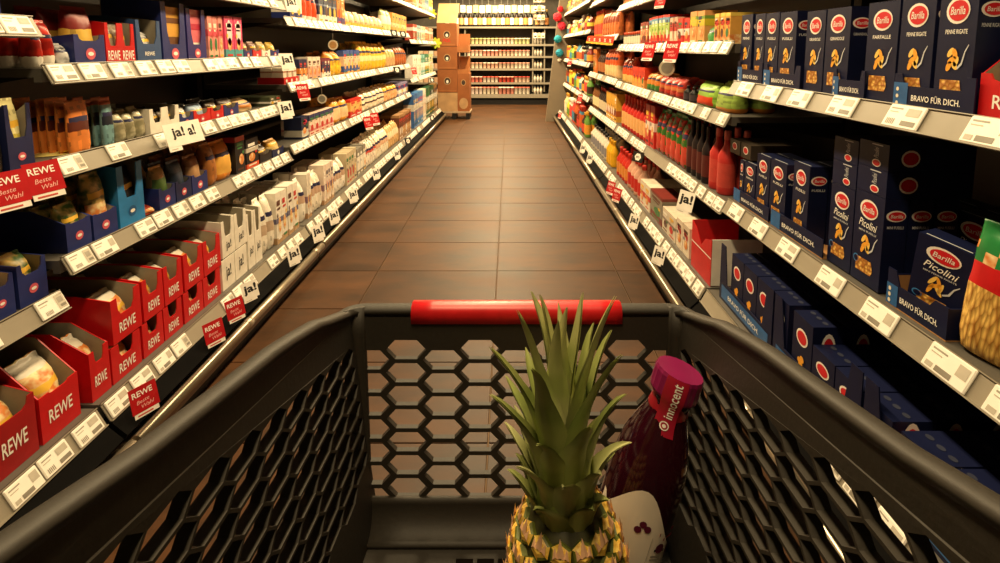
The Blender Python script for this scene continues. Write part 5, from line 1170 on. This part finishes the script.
# ------------------------------------------------------------------ pineapple
PX0, PY0 = .060, .418
pine = empty('pineapple', (PX0, PY0, ZB + .001)); tag(pine, 'ripe pineapple with tall green leaf crown standing in the trolley', 'pineapple')
def prad(t): return .0575 * (max(0.0, 1 - abs(2 * t - 1) ** 3.4)) ** .45 * (1 - .06 * t)
PH = .212
PSK = mat('#3a3a18', .6, .3, 60)
m = MB(); N = 18
m.lathe([(max(.012, prad(i / N) * .95), PH * i / N) for i in range(N + 1)], PSK, 32); m.obj('fruit_body', pine)
EYG = two_tone('eye_rim', '#333f14', '#6a7028', 90, 'NOISE', .5); EYO = two_tone('eye_gold', '#d09a28', '#f2ce62', 220, 'NOISE', .45); EYS = mat('#e0b088', .55, .15, 90)
def eye_mesh(seed):
    r = random.Random(seed); m = MB(); n = 6
    def ring(sy, sz, h): return [(h, sy * math.cos(2 * PI * i / n + PI / 2), sz * math.sin(2 * PI * i / n + PI / 2)) for i in range(n)]
    rs = [ring(.0104, .0108, -.002), ring(.0098, .0102, .0012), ring(.0078, .0078, .0026), ring(.0055, .005, .0045), ring(.002, .002, .0046)]
    for q in rs: m.v += [(a + r.uniform(-.0005, .0005), b_ * r.uniform(.94, 1.04), c_ * r.uniform(.94, 1.04)) for a, b_, c_ in q]
    for k in range(4):
        for i in range(n): m.f.append((k * n + i, k * n + (i + 1) % n, (k + 1) * n + (i + 1) % n, (k + 1) * n + i)); m.m.append(m.mi(EYG if k < 1 or (k == 1 and i % 2) else EYO)); m.sm.append(False)
    m.f.append(tuple(4 * n + i for i in range(n))); m.m.append(m.mi(EYO)); m.sm.append(False)
    for (yy, w_, L, h) in ((0, .0042, .0165, .0085), (-.004, .003, .009, .005), (.004, .003, .009, .005)):
        m.add([(.004, yy - w_, -.003), (.004, yy + w_, -.003), (.0062, yy, -.001), (h, yy * 1.5 + r.uniform(-.001, .001), -.003 + L)], [(0, 1, 3), (1, 2, 3), (2, 0, 3)], EYS)
    return m.mesh('eye')
EY = [eye_mesh(i) for i in range(5)]
rows_ = 13
for j in range(rows_):
    t = .05 + .935 * j / (rows_ - 1); r_ = prad(t)
    nn = 18 if r_ > .05 else 16 if r_ > .042 else 13 if r_ > .03 else 10
    sl = (prad(min(1, t + .02)) - prad(max(0, t - .02))) / (.04 * PH)
    for i in range(nn):
        a = 2 * PI * (i + .5 * (j % 2)) / nn
        o = link('eye', EY[(i * 7 + j) % 5], pine); k = 2 * PI * r_ / nn / .0185
        o.matrix_local = Matrix.Translation((r_ * .975 * math.cos(a), r_ * .975 * math.sin(a), t * PH)) @ Matrix.Rotation(a, 4, 'Z') @ Matrix.Rotation(max(-1.1, math.atan(sl)), 4, 'Y') @ Matrix.Diagonal((1, k, .92, 1))
LEAF1 = two_tone('leaf_green', '#8c9a54', '#c4c47c', 18, 'NOISE', .42, .35, .7); LEAF2 = two_tone('leaf_pale', '#a2aa66', '#dcd8a0', 16, 'NOISE', .42, .35, .7); LEAFD = two_tone('leaf_dark', '#748646', '#aab062', 18, 'NOISE', .45, .35, .7)
def leaf_mesh(L, W, bend, mt, tw=0, seed=0):
    """grows along +z from the origin, inner face towards -x; bends outwards (+x)"""
    m = MB(); n = 12; r = random.Random(seed)
    for i in range(n + 1):
        t = i / n; a = bend * t ** 1.6; x = L * (t * math.sin(a * .55)); z = L * t * math.cos(a * .5)
        w_ = W * (1 - t) ** .62 * (.8 + .35 * math.sin(PI * min(1, t * 1.5)) ) + .0004
        ch_ = .32 * w_; ty = tw * t
        for e in (-1, -.5, 0, .5, 1):
            yy = e * w_ / 2; xx = -ch_ * (e * e) * .9
            m.v.append((x + xx + r.uniform(-.0003, .0003), yy * math.cos(ty) + .006 * math.sin(t * 5 + seed) * t, z))
    for i in range(n):
        for e in range(4): m.f.append((i * 5 + e, i * 5 + e + 1, (i + 1) * 5 + e + 1, (i + 1) * 5 + e)); m.m.append(m.mi(mt)); m.sm.append(True)
    nv = len(m.v); m.v += [(x - .0016, y, z) for x, y, z in m.v]
    for f in list(m.f): m.f.append(tuple(q + nv for q in f[::-1])); m.m.append(m.mi(mt)); m.sm.append(True)
    return m.mesh('leaf')
LV = [leaf_mesh(.155, .033, .1, LEAF2, .3, 1), leaf_mesh(.165, .034, .22, LEAF2, -.3, 2), leaf_mesh(.145, .034, .35, LEAF1, .2, 3), leaf_mesh(.11, .034, .45, LEAF1, .2, 4), leaf_mesh(.078, .033, .5, LEAF2, -.2, 5), leaf_mesh(.05, .03, .5, LEAF1, .1, 6)]
rr_ = random.Random(11); cnt = 0
for lev, (nn, rad, lean, zb, idx, scl) in enumerate([(3, .005, .03, .060, 0, 1.0), (5, .010, .07, .048, 1, .98), (6, .016, .13, .038, 2, 1.0), (7, .021, .18, .027, 3, 1.0), (8, .025, .22, .016, 4, 1.0), (9, .028, .28, .004, 5, 1.0)]):
    for i in range(nn):
        a = 2.399 * cnt + rr_.uniform(-.15, .15); cnt += 1
        o = link('leaf', LV[idx], pine); s_ = scl * rr_.uniform(.86, 1.06)
        o.matrix_local = Matrix.Translation((rad * math.cos(a), rad * math.sin(a), PH - .017 + zb)) @ Matrix.Rotation(a, 4, 'Z') @ Matrix.Rotation(lean + rr_.uniform(-.06, .06), 4, 'Y') @ Matrix.Scale(s_, 4)
MB().lathe([(.028, PH - .012), (.026, PH + .014), (.018, PH + .036), (.007, PH + .058)], LEAFD, 12).obj('crown_stem', pine)
pine.rotation_euler = (math.radians(-3), math.radians(-1), .4)

# ------------------------------------------------------------------ smoothie bottle leaning in the far right corner
bot = empty('juice_bottle', (.118, .520, ZB + .014)); tag(bot, 'dark purple smoothie bottle with magenta cap leaning in the corner', 'bottle')
JUI = mat('#2a0612', .12, .2, 20); CAPM = mat('#7a1048', .35, .1, 30); LABW = mat('#e9dfcf', .5, .04, 20); BANDM = mat('#a01828', .35, .12, 30)
prof = [(.034, 0), (.038, .004), (.039, .02), (.039, .12), (.0385, .15), (.036, .175), (.029, .2), (.0225, .218), (.02, .228), (.02, .244)]
MB().lathe(prof, JUI, 28, 2.5).obj('glass_body', bot)
m = MB().lathe([(.0215, .218), (.0225, .2235), (.0205, .235), (.0205, .246)], BANDM, 24); m.obj('neck_band', bot)
m = MB(); nc = 40; pts = []
for z, r0 in ((.242, .0250), (.245, .0262), (.266, .0262), (.270, .0250)):
    for i in range(nc): a = 2 * PI * i / nc; q = r0 + (.0006 if i % 2 else 0); m.v.append((q * math.cos(a), q * math.sin(a), z))
for j in range(3):
    for i in range(nc): m.f.append((j * nc + i, j * nc + (i + 1) % nc, (j + 1) * nc + (i + 1) % nc, (j + 1) * nc + i)); m.m.append(m.mi(CAPM)); m.sm.append(False)
m.f.append(tuple(range(nc))[::-1]); m.m.append(0); m.sm.append(False); m.f.append(tuple(3 * nc + i for i in range(nc))); m.m.append(0); m.sm.append(False)
m.obj('cap', bot)
def brad(a, r0, sq=2.5): ca, sa = math.cos(a), math.sin(a); return r0 * (abs(ca) ** sq + abs(sa) ** sq) ** (-1 / sq)
FA = -PI / 2 + .15                     # the label faces the camera
m = MB(); n = 24; A = 1.75
for j in range(2):
    for i in range(n + 1):
        a = FA - A + 2 * A * i / n; r_ = brad(a, .0397); f = (i / n - .5) * 2
        top = .118 + .028 * math.sin(f * 4.2 + 2.6) * (1 if abs(f) < .9 else .6) - .01 * f
        m.v.append((r_ * math.cos(a), r_ * math.sin(a), .015 if j == 0 else top))
for i in range(n): m.f.append((i, i + 1, n + 2 + i, n + 1 + i)); m.m.append(m.mi(LABW)); m.sm.append(True)
lab = m.obj('paper_label', bot)
def wrap(mb, a0, r0):                   # print coordinates (y to the right, z up) bent round the bottle
    mb.v = [(brad(a0 + p[1] / r0, r0 + p[0]) * math.cos(a0 + p[1] / r0), brad(a0 + p[1] / r0, r0 + p[0]) * math.sin(a0 + p[1] / r0), p[2]) for p in mb.v]; return mb
m = MB(); PUR = mat('#5a1030', .5)
for (cy, cz, w_, h_, c_) in ((.022, .104, .026, .004, BANDM), (.024, .098, .018, .003, BANDM), (.012, .078, .012, .002, DGREY), (.012, .074, .012, .002, DGREY), (.012, .06, .014, .002, DGREY), (.012, .056, .014, .002, DGREY), (.03, .082, .009, .014, PUR), (.03, .05, .01, .009, TEXTK)):
    m.fr(.0008, cy - w_ / 2, cy + w_ / 2, cz - h_ / 2, cz + h_ / 2, c_)
for (cy, cz) in ((.014, .088), (.013, .044)): m.el(.0008, cy, cz, .005, .006, PUR, 12); m.fr(.0009, cy - .006, cy + .006, cz - .004, cz - .001, TEXTK)
m.fr(.0008, .002, .0026, .03, .1, GREYPRINT); m.fr(.0008, .044, .0446, .03, .1, GREYPRINT)
for p in ((-.012, .112), (-.006, .108), (-.016, .105)): m.el(.0008, p[0], p[1], .004, .004, PUR, 10)
wrap(m, FA, .0397).obj('label_print', lab)
# sleeve strip with the name over neck and cap
m = MB(); a1 = FA - .55; w_ = .011
m.v = []; STR = mat('#a31430', .4, .12, 40)
zs_ = [.205, .215, .225, .235, .2405, .246, .262, .2700]; rs_ = [.0281, .0248, .0240, .0240, .0262, .0274, .0274, .0262]
for z, r0 in zip(zs_, rs_):
    for e in range(5): a = a1 + (e - 2) / 4 * (w_ * 2 / .024); m.v.append((r0 * math.cos(a), r0 * math.sin(a), z))
for j in range(len(zs_) - 1):
    for e in range(4): m.f.append((j * 5 + e, j * 5 + e + 1, (j + 1) * 5 + e + 1, (j + 1) * 5 + e)); m.m.append(m.mi(STR)); m.sm.append(True)
band = m.obj('sleeve_strip', bot)
v, f = text_geo('innocent', .01); m = MB()
def rz_(z):
    for (a, ra), (c, rc) in zip(zip(zs_, rs_), list(zip(zs_, rs_))[1:]):
        if z <= c: return ra + (rc - ra) * (z - a) / (c - a)
    return rs_[-1]
m.add([((rz_(.245 + p[0] * .042) + .0007) * math.cos(a1 + .05 - p[1] * .009 / .024), (rz_(.245 + p[0] * .042) + .0007) * math.sin(a1 + .05 - p[1] * .009 / .024), .245 + p[0] * .042) for p in v], f, TEXTW)
for (r1, mm_) in ((.0048, TEXTW), (.0036, STR), (.002, TEXTW)):
    k = len(m.v); ee = .0007 + .0003 * (r1 < .004) + .0003 * (r1 < .003)
    m.poly([((rz_(.2155 + r1 * math.sin(2 * PI * i / 14)) + ee) * math.cos(a1 + r1 * math.cos(2 * PI * i / 14) / .024), (rz_(.2155 + r1 * math.sin(2 * PI * i / 14)) + ee) * math.sin(a1 + r1 * math.cos(2 * PI * i / 14) / .024), .2155 + r1 * math.sin(2 * PI * i / 14)) for i in range(14)], mm_)
m.obj('name_print', band)
bot.scale = (1.0, 1.0, .985)
tip = Vector((.195, .530, .768)); base = Vector((.118, .520, ZB + .014)); dr = (tip - base).normalized()
bot.rotation_mode = 'QUATERNION'; bot.rotation_quaternion = Vector((0, 0, 1)).rotation_difference(dr)
